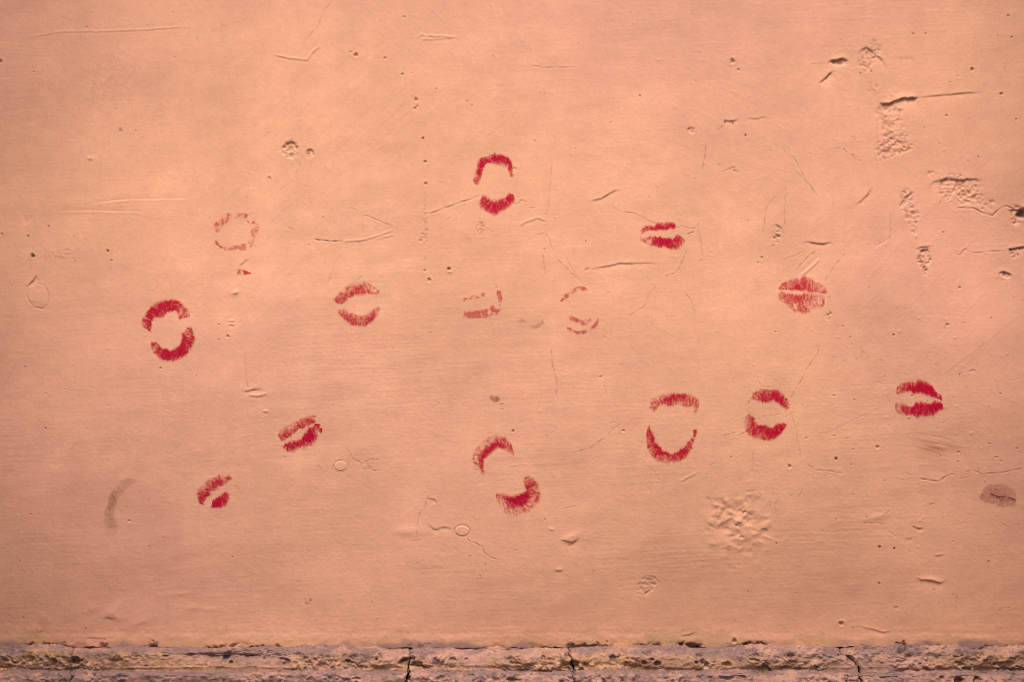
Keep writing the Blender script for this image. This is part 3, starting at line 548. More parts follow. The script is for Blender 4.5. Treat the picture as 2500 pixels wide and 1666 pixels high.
def lip(name, parent, origin, k, st, mat=None, soft=False, mottle=0.0, streak=1.0, gain=1.0, step=0.95):
    """st: rows (outer x, outer y, inner x, inner y, densities from outer to inner edge ...) in zoomed pixels"""
    lipseed[0] += 37; so = lipseed[0] * 13.7
    nd = 5; rows = []
    for r in st:
        d = list(r[4:]); d = [d[0]] * 2 if len(d) == 1 else d
        dd = np.interp(np.linspace(0, 1, nd), np.linspace(0, 1, len(d)), d)
        rows.append([origin[0] + r[0] / k, origin[1] + r[1] / k, origin[0] + r[2] / k, origin[1] + r[3] / k, *dd])
    P = np.array(rows)
    Lm = max(np.hypot(*(P[1:, :2] - P[:-1, :2]).T).sum(), np.hypot(*(P[1:, 2:4] - P[:-1, 2:4]).T).sum())
    wmax = np.hypot(P[:, 0] - P[:, 2], P[:, 1] - P[:, 3]).max()
    nu = int(Lm / step) + 4; nv = int(wmax * 1.3 / step) + 6
    R, s = crom(P, nu); R[:, 4:] = np.clip(R[:, 4:], 0, 1.3)
    e = 0.16; v = np.linspace(-e, 1 + e, nv)
    O, I = R[:, None, 0:2], R[:, None, 2:4]; pos = O + (I - O) * v[None, :, None]
    w = np.hypot(*(R[:, 0:2] - R[:, 2:4]).T)
    sU = s[:, None] + 0 * v[None, :]; vP = v[None, :] * np.maximum(w, 6)[:, None]
    Dn = np.empty((nu, nv)); vv = np.clip(v, 0, 1) * (nd - 1); i0 = np.minimum(vv.astype(int), nd - 2); f = vv - i0
    Dn = R[:, 4 + i0] * (1 - f) + R[:, 5 + i0] * f
    wob = 2.2 * samp(N_C, sU * .7 + so, vP * .7 + 50)
    ns = samp(N_A, (sU + wob) * 1.25 + so, vP * .6 + so); nf = samp(N_D, pos[..., 0] * 1.2 + so, pos[..., 1] * 1.2)
    nb = samp(N_B, sU + so * 2, vP + 90)
    jo = 0.03 * samp(N_B, sU * 2.4 + so, 0 * vP + 11) ; ji = 0.04 * samp(N_B, sU * 2.4 + so, 0 * vP + 411)
    js = 3.2 / np.maximum(w, 6)[:, None]
    env = sst(-.09, .16, v[None, :] + jo + .12 * js * ns) * sst(-.09, .16, 1 - v[None, :] + ji + .12 * js * ns)
    L = s[-1]; eu = sst(-1, 4.5, sU + 2.2 * nb) * sst(-1, 4.5, L - sU + 2.2 * nb)
    solid = sst(.92, 1.15, Dn)
    if soft:
        a = gain * Dn * np.clip(.8 + .2 * nf + .12 * ns, 0.1, 1.5) * sst(-e, .22, v[None, :]) * sst(-e, .22, 1 - v[None, :]) * eu
    else:
        val = np.where(Dn < 1, np.maximum(Dn, 0) ** 1.08, Dn) + mottle * (.12 * nf + .17 * nb) * (Dn < .9) + (1 - .55 * solid) * (.10 * ns * streak + .07 * nf + .09 * nb)
        a = sst(-.06, .95, val) ** .82
        c2 = samp(N_A, (sU + wob * 1.4) * .62 + so * 3, vP * .2 + so)
        crease = np.exp(-(c2 / .16) ** 2) * (1 - .8 * solid) * sst(.12, .4, Dn) * streak
        c3 = samp(N_B, (sU + wob) * 2.1 + so * 5, vP * .9 + so * 2); crease = np.maximum(crease, .8 * np.exp(-(c3 / .13) ** 2) * (1 - .7 * solid) * sst(.15, .4, Dn) * streak)
        a = a * (1 - .5 * crease); a = np.clip(a * gain, 0, 1) * env * eu
    if not soft: a = np.maximum(a, .15 * gain * sst(-e, .02, v[None, :]) * sst(-e, .02, 1 - v[None, :]) * sst(.1, .6, Dn) * eu * np.clip(.8 + .5 * nf, 0, 1.6))
    a = np.clip(a, 0, 1)
    h = wall_hi(pos[..., 0], pos[..., 1]) + .42
    am = np.maximum.reduce([a[:-1, :-1], a[1:, :-1], a[1:, 1:], a[:-1, 1:]])
    return make_mesh(name, world(pos[..., 0], pos[..., 1], h).reshape(-1, 3), grid_faces(nu, nv, am > .055), mat or M_lip, parent, dens=a.reshape(-1))

def mark(origin, k, cx, cy, label, parts, mat=None, cat='lipstick kiss', name='lipstick_kiss', group='lipstick kisses printed on the wall', **kw):
    ex = empty(name)
    tag(ex, label, cat, group)
    for pn, st in parts:
        lip(pn, ex, origin, k, st, mat, **kw)
    loc = Vector(((cx - 1250) * S, 0, ZC - (cy - 833) * S)); ex.location = loc
    for ch in ex.children: ch.matrix_parent_inverse.identity(); ch.location = -loc
    return ex
UP, LO = 'upper_lip_print', 'lower_lip_print'

mark((320, 700), 7.127, 410, 806, 'large bold crimson kiss with wide open round lips, farthest left of the red ones', [
 (UP, [(200,715,340,790,.45,.5,.6),(183,620,355,690,.45,.55,.95),(225,510,365,610,.4,.75,1.05),(290,410,430,555,.45,1.0,1.05,.4),(390,310,500,545,.5,.85,1.05,.35),(480,262,590,505,.75,.75,1.0,.5),
       (610,235,640,470,.75,.8,.95,.6),(740,225,710,430,.85,.85,.95,.9),(850,265,790,430,.7,.6,.9),(930,340,820,500,.42,.4,.5),(990,390,860,560,.45,.4,.5),(1025,470,930,548,.45,.45,.45),(1020,520,985,545,.4,.4,.4)]),
 (LO, [(350,950,475,980,.45,.45,.65),(345,1040,500,1020,.45,.5,.6),(390,1140,545,1070,.4,.6,.85),(480,1240,620,1080,.45,.95,1.1),(590,1290,680,1110,.75,1.1,1.1),(700,1305,740,1090,.4,1.0,1.1),
       (840,1270,800,1050,.4,1.05,1.1),(940,1200,860,990,.7,1.05,1.1),(1040,1090,880,930,.6,.8,1.1),(1105,950,885,870,.95,.6,.8),(1105,850,890,810,1.0,.5,.5),(1075,780,950,750,.7,.45,.45),(1050,700,1000,690,.3,.3,.35)])])
mark((300, 480), 3.7325, 577, 565, 'faint pink ring-shaped kiss, almost rubbed away, above the big crimson kiss', [
 (UP, [(848,335,885,330,.3),(830,265,890,300,.7,.6,.4),(855,222,915,265,.5,.45,.6),(912,172,940,248,.5,.45,.5),(960,150,975,220,.4,.35,.2),(1010,152,1010,205,.2,.28,.15),(1080,150,1080,198,.18,.3,.15),(1130,162,1115,205,.25,.5,.3),(1162,190,1130,228,.15,.3,.2),(1205,225,1160,255,.1,.1,.05),(1238,245,1195,262,.25,.3,.15),(1242,290,1165,315,.4,.6,.5),(1225,345,1178,358,.35,.5,.4),(1200,380,1180,388,.1)]),
 (LO, [(832,398,862,398,.5,.7,.3),(850,440,880,430,.5,.75,.4),(892,470,910,455,.3,.5,.25),(950,505,950,450,.2,.2,.1),(1030,490,1025,440,.12,.2,.1),(1110,490,1100,430,.14,.22,.15),(1200,460,1150,410,.12,.18,.15),(1230,420,1190,390,.05)])], gain=.58, mottle=.8)
mark((300, 480), 3.7325, 592, 666, 'tiny isolated pink lipstick smudge below the faint ring kiss', [
 ('lipstick_film', [(1040,660,1040,710,.12),(1070,655,1070,710,.28),(1095,655,1095,710,.4,.5,.3),(1108,668,1108,712,.95,.9),(1130,678,1130,708,.85),(1150,690,1150,706,.8),(1170,698,1170,706,.3)])], cat='lipstick smudge', name='lipstick_smudge', gain=.8, mottle=.7)
mark((780, 660), 9.8, 873, 742, 'coral pink open kiss with fine creases, between the big crimson kiss and the centre', [
 (UP, [(400,790,540,835,.45,.55,.6),(368,700,605,765,.45,.55,.6),(425,590,650,725,.45,.6,.6),(570,475,695,665,.25,.6,.75),(680,380,765,645,.3,.35,.75,.8),(800,295,860,615,.4,.35,.85,.85),(930,265,960,605,.25,.4,.9,.85),(1060,285,1060,590,.3,.35,.75,.7),(1190,325,1180,555,.5,.3,.35,.6),(1330,405,1290,585,.25,.2,.3,.5),(1432,490,1345,600,.35,.15,.25),(1420,620,1360,680,.15,.4,.2)]),
 (LO, [(415,970,500,885,.3,.35,.2),(460,1045,600,930,.5,.5,.3),(555,1145,700,985,.6,.8,.4,.3),(670,1250,800,1010,.35,1.05,.45,.35),(780,1320,880,1050,.4,.9,.45,.3),(900,1335,940,1085,.7,.6,.5,.6),(1050,1348,1060,1080,.65,.5,.5,.6),(1180,1290,1160,1055,.5,.85,.5,.55),(1290,1205,1220,985,.45,.95,.5,.4),(1390,1085,1290,935,.45,.6,.45),(1442,965,1360,895,.3,.45,.25),(1445,870,1400,840,.2,.3,.15)])], gain=.82)
mark((1100, 340), 7.127, 1212, 455, 'tall crimson kiss, highest of all, lower lip across a crack', [
 (UP, [(395,790,475,815,.35,.5,.4),(385,690,510,740,.12,.5,.5),(430,560,540,650,.15,.75,.7),(455,420,560,545,.15,.9,1.0),(520,315,605,450,.12,.7,.95,.9),(640,275,695,415,.12,.6,.95,.8),(760,235,770,440,.1,.5,.95,.6,.25),(900,255,880,470,.12,.85,.85,.25,.25),(1010,310,945,490,.2,1.05,.9,.3,.2),(1065,390,985,500,.3,1.0,.5,.2),(1085,500,1005,540,.35,.8,.4),(1090,590,1020,615,.3,.5,.2),(1130,700,1040,690,.15,.25,.1)]),
 (LO, [(480,1080,560,960,.35,.55,.5),(515,1185,640,1010,.35,.75,.65),(610,1250,700,1050,.4,.85,.6),(720,1318,760,1070,.3,.85,.85,.6),(800,1325,810,1060,.4,1.0,.95,.6),(900,1265,880,1040,.2,.9,1.0,.6),(990,1205,950,1010,.35,.9,.9,.6),(1070,1140,1000,960,.45,.95,.7),(1112,1080,1040,942,.5,.85,.6),(1118,1020,1090,955,.4,.5,.4)])])
mark((1080, 660), 5.602, 1176, 746, 'faint pink kiss in the centre, left one of two pale ones side by side', [
 (UP, [(228,432,238,452,.2),(260,395,285,440,.35),(330,372,340,404,.25,.45,.3),(400,345,400,398,.3,.45,.35),(470,332,490,388,.3,.5,.45),(540,306,540,374,.3,.42,.3),(612,296,612,334,.3)]),
 (LO, [(260,655,300,545,.15,.2,.12),(355,668,345,562,.3,.5,.25),(400,664,395,548,.55,.65,.5),(460,660,440,552,.8,.7,.65),(530,655,520,552,.65,.55,.8),(610,650,600,532,.45,.4,.65),(680,625,650,505,.4,.35,.5),(740,612,702,455,.4,.35,.42),(790,565,740,520,.35,.35,.35),(812,470,770,480,.4,.35,.28),(820,400,765,410,.4,.5,.35),(810,300,742,330,.4,.55,.4),(785,255,755,270,.2)])], gain=.58, mottle=.8)
mark((1080, 660), 5.602, 1414, 756, 'sketchy pale pink kiss, right one of two pale ones side by side, below two scratches', [
 (UP, [(1605,430,1640,425,.3),(1655,350,1692,395,.4,.5,.35),(1720,300,1760,338,.35,.42,.3),(1790,245,1825,300,.35,.5,.35),(1860,215,1885,275,.2,.32,.3),(1940,230,1930,285,.3,.42,.25),(2000,262,1985,288,.25)]),
 (LO, [(1700,650,1706,600,.4,.4),(1765,690,1772,625,.5,.75,.5),(1845,730,1852,655,.4,.85,.5),(1905,760,1912,688,.35,.6,.35),(1975,755,1970,650,.3,.5,.3),(2020,720,2010,620,.2,.42,.2),(2060,670,2040,620,.1)]),
 (LO, [(1700,805,1712,772,.3,.4),(1765,838,1775,798,.5,.7),(1835,872,1850,828,.5,.7),(1950,870,1930,818,.5,.72),(2005,838,1990,798,.3),(2075,805,2058,748,.5,.75),(2128,740,2106,690,.7,.8),(2145,650,2128,640,.25)])], gain=.58, mottle=.8)
mark((1520, 500), 11.2, 1619, 577, 'small narrow crimson kiss with heavy lower lip, touched by a long hairline crack', [
 (UP, [(428,735,470,795,.3,.4,.35),(498,685,560,792,.4,.55,.4),(600,595,640,735,.35,.5,.4),(720,565,720,715,.35,.65,.4),(840,580,840,700,.25,.6,.6),(930,500,900,718,.3,.6,.95,.7),(1030,485,1020,695,.3,.7,.95,.7),(1150,480,1160,705,.2,.5,.9,.6),(1280,470,1270,668,.15,.85,.7),(1420,490,1400,668,.15,.9,.5),(1455,560,1440,640,.2)]),
 (LO, [(465,965,460,845,.15,.25,.25),(600,1045,600,870,.25,.2,.1),(700,1090,690,885,.45,.35,.85),(755,1115,756,850,.6,.1,.9),(830,1125,820,865,.8,.75,.6),(900,1135,880,865,.8,.9,.85),(960,1155,960,885,.7,1.0,.9),(1040,1185,1040,885,.7,1.0,1.1,.9),(1150,1165,1150,905,.55,.85,1.1,1.0),(1280,1205,1280,915,.75,.75,1.0,1.1),(1400,1215,1400,905,.65,.75,.95,1.1),(1500,1215,1440,848,.5,.85,.95,.9),(1592,1175,1510,825,.35,.65,.8),(1685,1085,1580,845,.25,.42,.6),(1715,955,1622,898,.2,.35,.3)])])
mark((1860, 640), 9.8, 1959, 721, 'full nearly closed crimson kiss with fine wrinkles, below a slanting scratch', [
 (UP, [(380,675,420,668,.5,.5,.4),(420,590,480,664,.4,.45,.4),(500,505,560,660,.4,.45,.45),(620,445,640,670,.4,.4,.5),(740,395,720,675,.45,.4,.6,1.1),(840,385,830,655,.4,.4,.85,1.0),(900,400,920,685,.15,.4,.85,.9),(990,345,1000,698,.65,.7,.95,.9),(1090,355,1090,705,.35,.5,.8,1.0),(1180,395,1150,722,.35,.4,.55,1.1),(1290,475,1230,722,.35,.35,.4,.85),(1400,505,1330,732,.35,.3,.35,.3),(1482,565,1400,742,.4,.35,.4,.4),(1545,640,1470,745,.35,.5,.45),(1558,720,1530,762,.35,.55,.4)]),
 (LO, [(385,890,400,715,.2,.22,.3),(450,935,480,718,.35,.3,.4),(518,985,560,728,.65,.45,.5,.45),(610,1045,640,728,.5,.5,.5,.6),(690,1105,710,760,.5,.45,.45,.85),(760,1185,780,788,.45,.35,.5,1.0),(850,1185,860,788,.4,.35,.55,1.05),(940,1215,940,788,.55,.6,.55,1.05),(1040,1225,1020,768,.45,.3,.4,.7),(1130,1205,1090,748,.3,.3,.35,.5),(1230,1155,1180,738,.2,.25,.35,.45),(1360,1115,1260,758,.3,.15,.25,.4),(1475,1022,1340,778,.75,.15,.2,.4),(1505,900,1420,798,.25,.1,.25),(1515,820,1470,798,.3,.2,.2)])], gain=.86)
mark((2140, 900), 10.4545, 2244, 976, 'darkest solid crimson kiss with straight gap between the lips, farthest right of the red ones', [
 (UP, [(478,620,500,690,.2,.3,.3),(528,455,580,645,.3,.45,.5),(630,375,680,625,.35,.55,.75),(740,345,780,605,.4,.7,.85),(850,318,870,585,.3,1.0,1.05),(960,310,960,645,.15,.9,1.1,1.0),(1070,290,1080,625,.5,1.15,1.2,1.0),(1200,312,1190,655,.55,1.2,1.2,1.0),(1330,372,1290,685,.8,1.2,1.2,1.0),(1422,455,1380,705,.85,1.2,1.2,.9),(1492,555,1450,745,.6,1.05,.9),(1570,635,1540,775,.5,.85,.85),(1642,665,1620,805,.55,.7,.85),(1698,688,1665,825,.5,.5,.65)]),
 (LO, [(465,1010,450,895,.3,.3,.2),(518,1125,520,875,.25,.42,.4),(620,1175,610,885,.3,.45,.45),(730,1195,720,905,.5,.6,.5),(830,1185,820,955,.6,.75,.65),(930,1205,930,958,.3,1.05,1.0),(1020,1250,1000,865,.3,.9,1.1,.7),(1140,1260,1120,845,.25,1.0,1.1,.5),(1280,1255,1240,875,.2,1.05,1.1,.6),(1410,1235,1370,885,.2,1.05,1.1,.85),(1540,1160,1470,825,.35,.95,1.05,.85),(1620,1065,1600,845,.4,.85,.6),(1722,1040,1690,895,.55,.6,.3)])])
mark((1540, 920), 5.348, 1642, 1043, 'tall crimson kiss with a deep U-shaped lower lip, right of the low centre', [
 (UP, [(250,450,305,465,.15,.2,.35),(245,330,335,415,.12,.2,.5),(310,270,375,375,.15,.35,.55),(400,225,440,365,.25,.65,.5),(510,215,520,395,.25,.75,.6,.3),(620,215,620,360,.3,.75,.5,.3),(720,220,700,390,.45,.6,.4,.3),(810,255,770,400,.45,.45,.35,.2),(885,310,820,405,.25,.45,.25),(892,380,830,430,.15,.25,.12),(850,490,800,480,.3,.25)]),
 (LO, [(205,700,240,610,.6,.6,.6),(200,770,258,690,.5,.7,.7),(200,840,292,740,.2,.6,.55),(220,940,322,840,.2,.55,.75),(265,1020,372,905,.3,.8,1.0),(325,1095,432,965,.35,.75,1.05),(420,1125,482,975,.2,.55,1.05),(520,1140,520,1005,.15,.5,.7),(625,1115,590,985,.2,.75,1.05),(722,1055,660,935,.5,1.0,1.0),(775,990,700,915,.25,.6,.7),(815,900,750,845,.2,.5,.65),(825,830,790,808,.4,.5,.5),(855,770,810,760,.5,.65,.5),(870,700,812,700,.5,.65,.5),(845,685,830,690,.4)])])
mark((1540, 920), 5.348, 1875, 1012, 'rounded crimson kiss with ribbed lower lip, where a long crack meets its right side', [
 (UP, [(1500,370,1530,350,.1),(1565,260,1590,315,.2,.25,.2),(1615,195,1660,315,.15,.65,.4),(1720,150,1720,330,.12,.75,.6),(1810,158,1800,325,.15,.7,.6),(1900,162,1860,315,.2,1.0,.7),(1975,215,1900,335,.45,1.05,.95),(2032,285,1970,385,.25,.55,.8),(2078,350,2010,415,.3,.45,.45),(2085,420,2040,448,.25,.25,.2)]),
 (LO, [(1495,510,1555,475,.2,.4,.3),(1482,620,1605,535,.12,.3,.75),(1495,710,1640,595,.3,.35,.55,1.1),(1560,772,1700,635,.5,.5,.65,1.1),(1640,808,1760,632,.55,.5,.75,1.1),(1740,828,1800,660,.6,.55,.85,1.05),(1830,825,1850,655,.8,.95,.85),(1912,785,1910,600,.9,.95,.55),(1982,705,1960,605,.75,.85,.5),(2045,615,2000,595,.5,.65,.3)])])
mark((1120, 1020), 5.6, 1237, 1163, 'wide open tilted crimson kiss low in the centre, lips far apart like two crescents', [
 (UP, [(265,750,360,795,.2,.45,.35),(205,690,340,705,.12,.2,.75),(182,600,335,640,.15,.22,.9),(190,500,350,570,.2,.25,.6,1.05),(250,405,400,520,.15,.25,.85,.95),(345,315,470,460,.15,.25,.9,.95),(450,250,540,410,.25,.4,.95,.95),(560,250,605,430,.4,.5,.95,.6),(655,285,662,458,.42,.5,.5,.35),(715,360,700,475,.35,.55,.4),(750,440,720,500,.4,.45,.4),(760,535,730,530,.3)]),
 (LO, [(930,780,885,830,.3,.4,.3),(1010,815,885,900,.3,.4,.45),(1075,900,915,960,.4,.4,.6,1.0),(1110,990,910,1000,.35,.4,.6,1.1),(1100,1090,858,1028,.7,.3,.65,1.1,.9),(1052,1195,800,1055,.4,.25,.75,1.2,.9),(960,1268,760,1062,.3,.3,.85,1.2,.9),(850,1312,700,1072,.4,.25,.85,1.2,.8),(740,1330,655,1050,.35,.2,.5,1.0,.6),(630,1295,600,1045,.35,.1,.15,.5,.5),(560,1215,560,1040,.1,.1,.12,.6,.5),(500,1062,520,1032,.4,.45,.4)])])
mark((640, 980), 9.8, 733, 1062, 'slanting crimson kiss with a dark streak along the lower lip, beside a round filler plug', [
 (UP, [(392,860,470,965,.4,.45,.5),(388,750,590,895,.2,.55,.75),(500,630,662,845,.15,.35,.55),(600,580,742,765,.2,.38,.55),(720,510,802,740,.22,.35,.55),(830,450,882,655,.15,.3,.55),(930,410,982,655,.2,.5,.8),(1040,362,1062,595,.3,.4,.35),(1170,322,1152,565,.3,.5,.55),(1305,285,1272,495,.42,.65,.65)]),
 (LO, [(475,1115,482,1042,.4,.42,.4),(590,1200,592,1005,.3,.6,.95),(700,1228,662,955,.3,.45,.95,.6),(850,1255,802,935,.22,.2,1.05,.75),(980,1208,902,895,.12,.15,1.1,.65),(1100,1088,962,845,.35,.75,1.2,.8),(1222,1045,1022,745,.3,.7,1.2,1.1,.4),(1312,925,1092,648,.3,.6,1.1,.75),(1322,800,1182,612,.3,.5,.65,.6),(1382,640,1242,585,.25,.6,.85),(1392,535,1252,498,.3,.75,.85)]),
 ('lipstick_fleck', [(1440,630,1400,640,.7),(1430,710,1365,692,.75),(1412,770,1382,760,.6)])])
mark((440, 1120), 9.8, 537, 1184, 'small magenta kiss slanting up to the right, lowest red one at the left', [
 (UP, [(465,1100,575,1125,.6,.65,.3),(412,975,605,1005,.4,.95,.5),(395,840,690,895,.25,.35,1.0,.95),(445,700,725,825,.2,.42,.65,.6),(570,595,782,775,.25,.42,.5),(700,485,882,725,.2,.6,.35),(830,425,962,672,.35,.75,.5),(960,395,1042,625,.15,.32,.32),(1092,385,1122,582,.2,.42,.42),(1250,372,1252,470,.1,.15,.1)]),
 (LO, [(715,1165,770,1110,.5,.85,.65),(790,1175,760,1025,1.0,1.1,.8),(902,1182,830,955,.9,1.2,.9),(1012,1155,920,905,.75,1.0,.75),(1112,1095,1012,825,.6,.75,.5),(1162,995,1102,788,.3,.62,.42),(1225,900,1162,818,.2,.4,.4)]),
 (LO, [(1290,800,1250,720,.1,.12),(1400,835,1310,635,.12,.12,.2),(1482,745,1375,628,.2,.35,.55)])])
mark((2360, 1140), 11.2, 2440, 1210, 'faded mauve-brown closed kiss near the right edge, low on the wall', [
 (UP, [(400,720,420,765,.3,.3),(470,590,520,745,.35,.45),(600,490,640,735,.4,.5),(760,455,760,760,.42,.55,.6),(930,460,930,800,.42,.5,.7),(1080,490,1080,810,.4,.45,.6),(1220,570,1200,835,.38,.4,.45),(1330,660,1300,850,.3,.3),(1380,760,1370,880,.15,.15)]),
 (LO, [(350,860,355,790,.35,.4),(410,920,420,745,.5,.6),(520,975,520,735,.5,.6),(660,1010,650,735,.42,.5,.6),(800,1070,790,765,.4,.5,.85),(930,1110,930,800,.4,.5,.95),(1070,1100,1070,805,.4,.5,.85),(1200,1085,1200,830,.4,.5,.85),(1310,1080,1300,865,.42,.5,.8),(1385,1020,1380,925,.4,.5,.5)])],
 mat=M_lip_brown, soft=True, gain=.72)
for ch in list(bpy.data.objects):
    if ch.type == 'EMPTY' and ch.get('label', '').startswith('faded mauve'):
        k_ = lip('parting_line', ch, (2360, 1140), 11.2, [(640,700,640,752,.2,.4),(700,725,705,785,.7,1),(780,765,780,815,.8,1),(860,790,860,860,.9,1.1,.8),(950,800,950,845,1,1),(1060,790,1060,825,.9,1),(1110,815,1110,850,.4,.6),(1190,825,1190,870,.8,1),(1270,860,1270,900,.9,1),(1360,900,1360,950,.6,.5)], M_lip_brown, gain=.95)
        k_.location = -ch.location
mark((220, 1140), 6.533, 283, 1240, 'soft grey-brown curved rub mark at the lower left, half of a worn kiss', [
 ('worn_print', [(700,175,760,225,.22),(560,190,640,300,.3,.3),(430,280,560,390,.22,.32),(330,400,460,480,.4,.6,.35),(280,560,420,600,.4,.6,.3),(225,700,390,740,.25,.5,.25),(215,850,420,860,.2,.42,.3),(225,1000,470,940,.15,.35,.28),(260,1120,440,1090,.05,.12)])],
 mat=M_smear, soft=True, gain=.62, cat='lipstick smudge', name='rub_mark')
mark((830, 520), 2.8, 1213, 988, 'little brown ribbed lip print alone above the low centre kiss', [
 ('worn_print', [(1018,1262,1032,1246,.4),(1052,1292,1068,1250,.65,.6),(1088,1290,1096,1268,.5)]), ('worn_print', [(1088,1308,1100,1298,.35),(1112,1312,1122,1302,.4)]), ('worn_print', [(1085,1342,1088,1334,.35),(1122,1344,1122,1336,.3)])],
 mat=M_smear, gain=.6, cat='lipstick smudge', name='rub_mark')
mark((830, 520), 2.8, 1295, 792, 'very faint brown smear between the two pale pink kisses', [
 ('worn_print', [(1205,750,1215,735,.4),(1250,750,1245,725,.55),(1290,752,1275,735,.25)]), ('worn_print', [(1290,790,1295,762,.3),(1340,792,1335,765,.5),(1380,770,1365,748,.45),(1405,735,1385,725,.3)])],
 mat=M_smear, soft=True, gain=.5, cat='lipstick smudge', name='rub_mark')

# ------------------------------------------------------------------ stone plinth
# profile, top to bottom: (how far it stands out, mm; height in the photograph, px at that depth)
PROF = [(-30, 1574), (-10, 1578), (0, 1581.0), (7, 1586.5), (17, 1593), (21, 1599), (23, 1612), (24, 1630), (22, 1636), (27, 1639), (42, 1643), (48, 1648), (50, 1660), (52, 1690), (53, 1800), (52, 2070), (46, 2100), (20, 2104)]
PROF = [(d - 57, p) for d, p in PROF]
pr = np.array([(d, ZC - (p - 833) * S * (DIST - d / 1000) / DIST) for d, p in PROF]); pr[:, 0] /= 1000
arc = np.concatenate([[0], np.cumsum(np.hypot(*(pr[1:] - pr[:-1]).T))])
sv = [0.0]
zlim = ZC - (1700 - 833) * S * 1.86 / 1.91
while sv[-1] < arc[-1]:
    z = np.interp(sv[-1], arc, pr[:, 1]); sv.append(sv[-1] + (0.0010 if z > zlim else 0.008))
sv = np.clip(np.array(sv), 0, arc[-1]); pd, pz = np.interp(sv, arc, pr[:, 0]), np.interp(sv, arc, pr[:, 1])
tang = np.gradient(np.stack([pd, pz], -1), axis=0); tang /= np.linalg.norm(tang, axis=1, keepdims=True)
nrm = np.stack([-tang[:, 1], tang[:, 0]], -1)                 # outward in (d, z)
ups = np.clip(nrm[:, 1], 0, 1)                                # 1 on the ledges
F1, F2, F3, F4 = fbm(120, 7, .62, 300), fbm(34, 6, .72, 301), tile(13, 9, 0, 302), tile(6, 5, 0, 303)
F5, F6, F7 = tile(240, 40, 0, 304), fbm(60, 5, .6, 305), tile(26, 12, 0, 306)
plinth = empty('stone_plinth', (0, 0, ZC - (1583 - 833) * S))
tag(plinth, 'rough pitted stone plinth with two ledges along the foot of the peach wall', 'plinth')
# joints between blocks, as x at the top and bottom of the visible strip with half gap widths (px)
def joint(x_top, x_mid, x_bot, g_top, g_mid, g_bot, seed):
    z0, z1, z2 = pz[0], ZC - (1640 - 833) * S * .98, ZC - (1690 - 833) * S * .975
    g_top, g_mid, g_bot = .55 * g_top, .6 * g_mid, .75 * g_bot
    xs = np.interp(-pz, [-z0, -z1, -z2], [x_top, x_mid, x_bot]); gs = np.interp(-pz, [-z0, -z1, -z2], [g_top, g_mid, g_bot])
    n = samp(F2, sv * 1e3 * 2.2 + seed * 40, np.full(len(sv), seed * 91.0)); n2 = samp(F2, sv * 1e3 * 2.2 + seed * 40, np.full(len(sv), seed * 91.0 + 400))
    return xs + n * 2.2 - gs * (1 + .35 * n2), xs + n * 2.2 + gs * (1 + .35 * n)
J = [joint(-820, -820, -820, 2, 2, 2, 9), joint(176, 172, 168, .5, .7, 1.2, 1), joint(1003, 998, 992, .4, 1.0, 4.5, 2), joint(1388, 1398, 1403, 2.2, 2.6, 3.4, 3), joint(2052, 2086, 2104, .8, 2.4, 3.4, 4), joint(3300, 3300, 3300, 2, 2, 2, 5)]
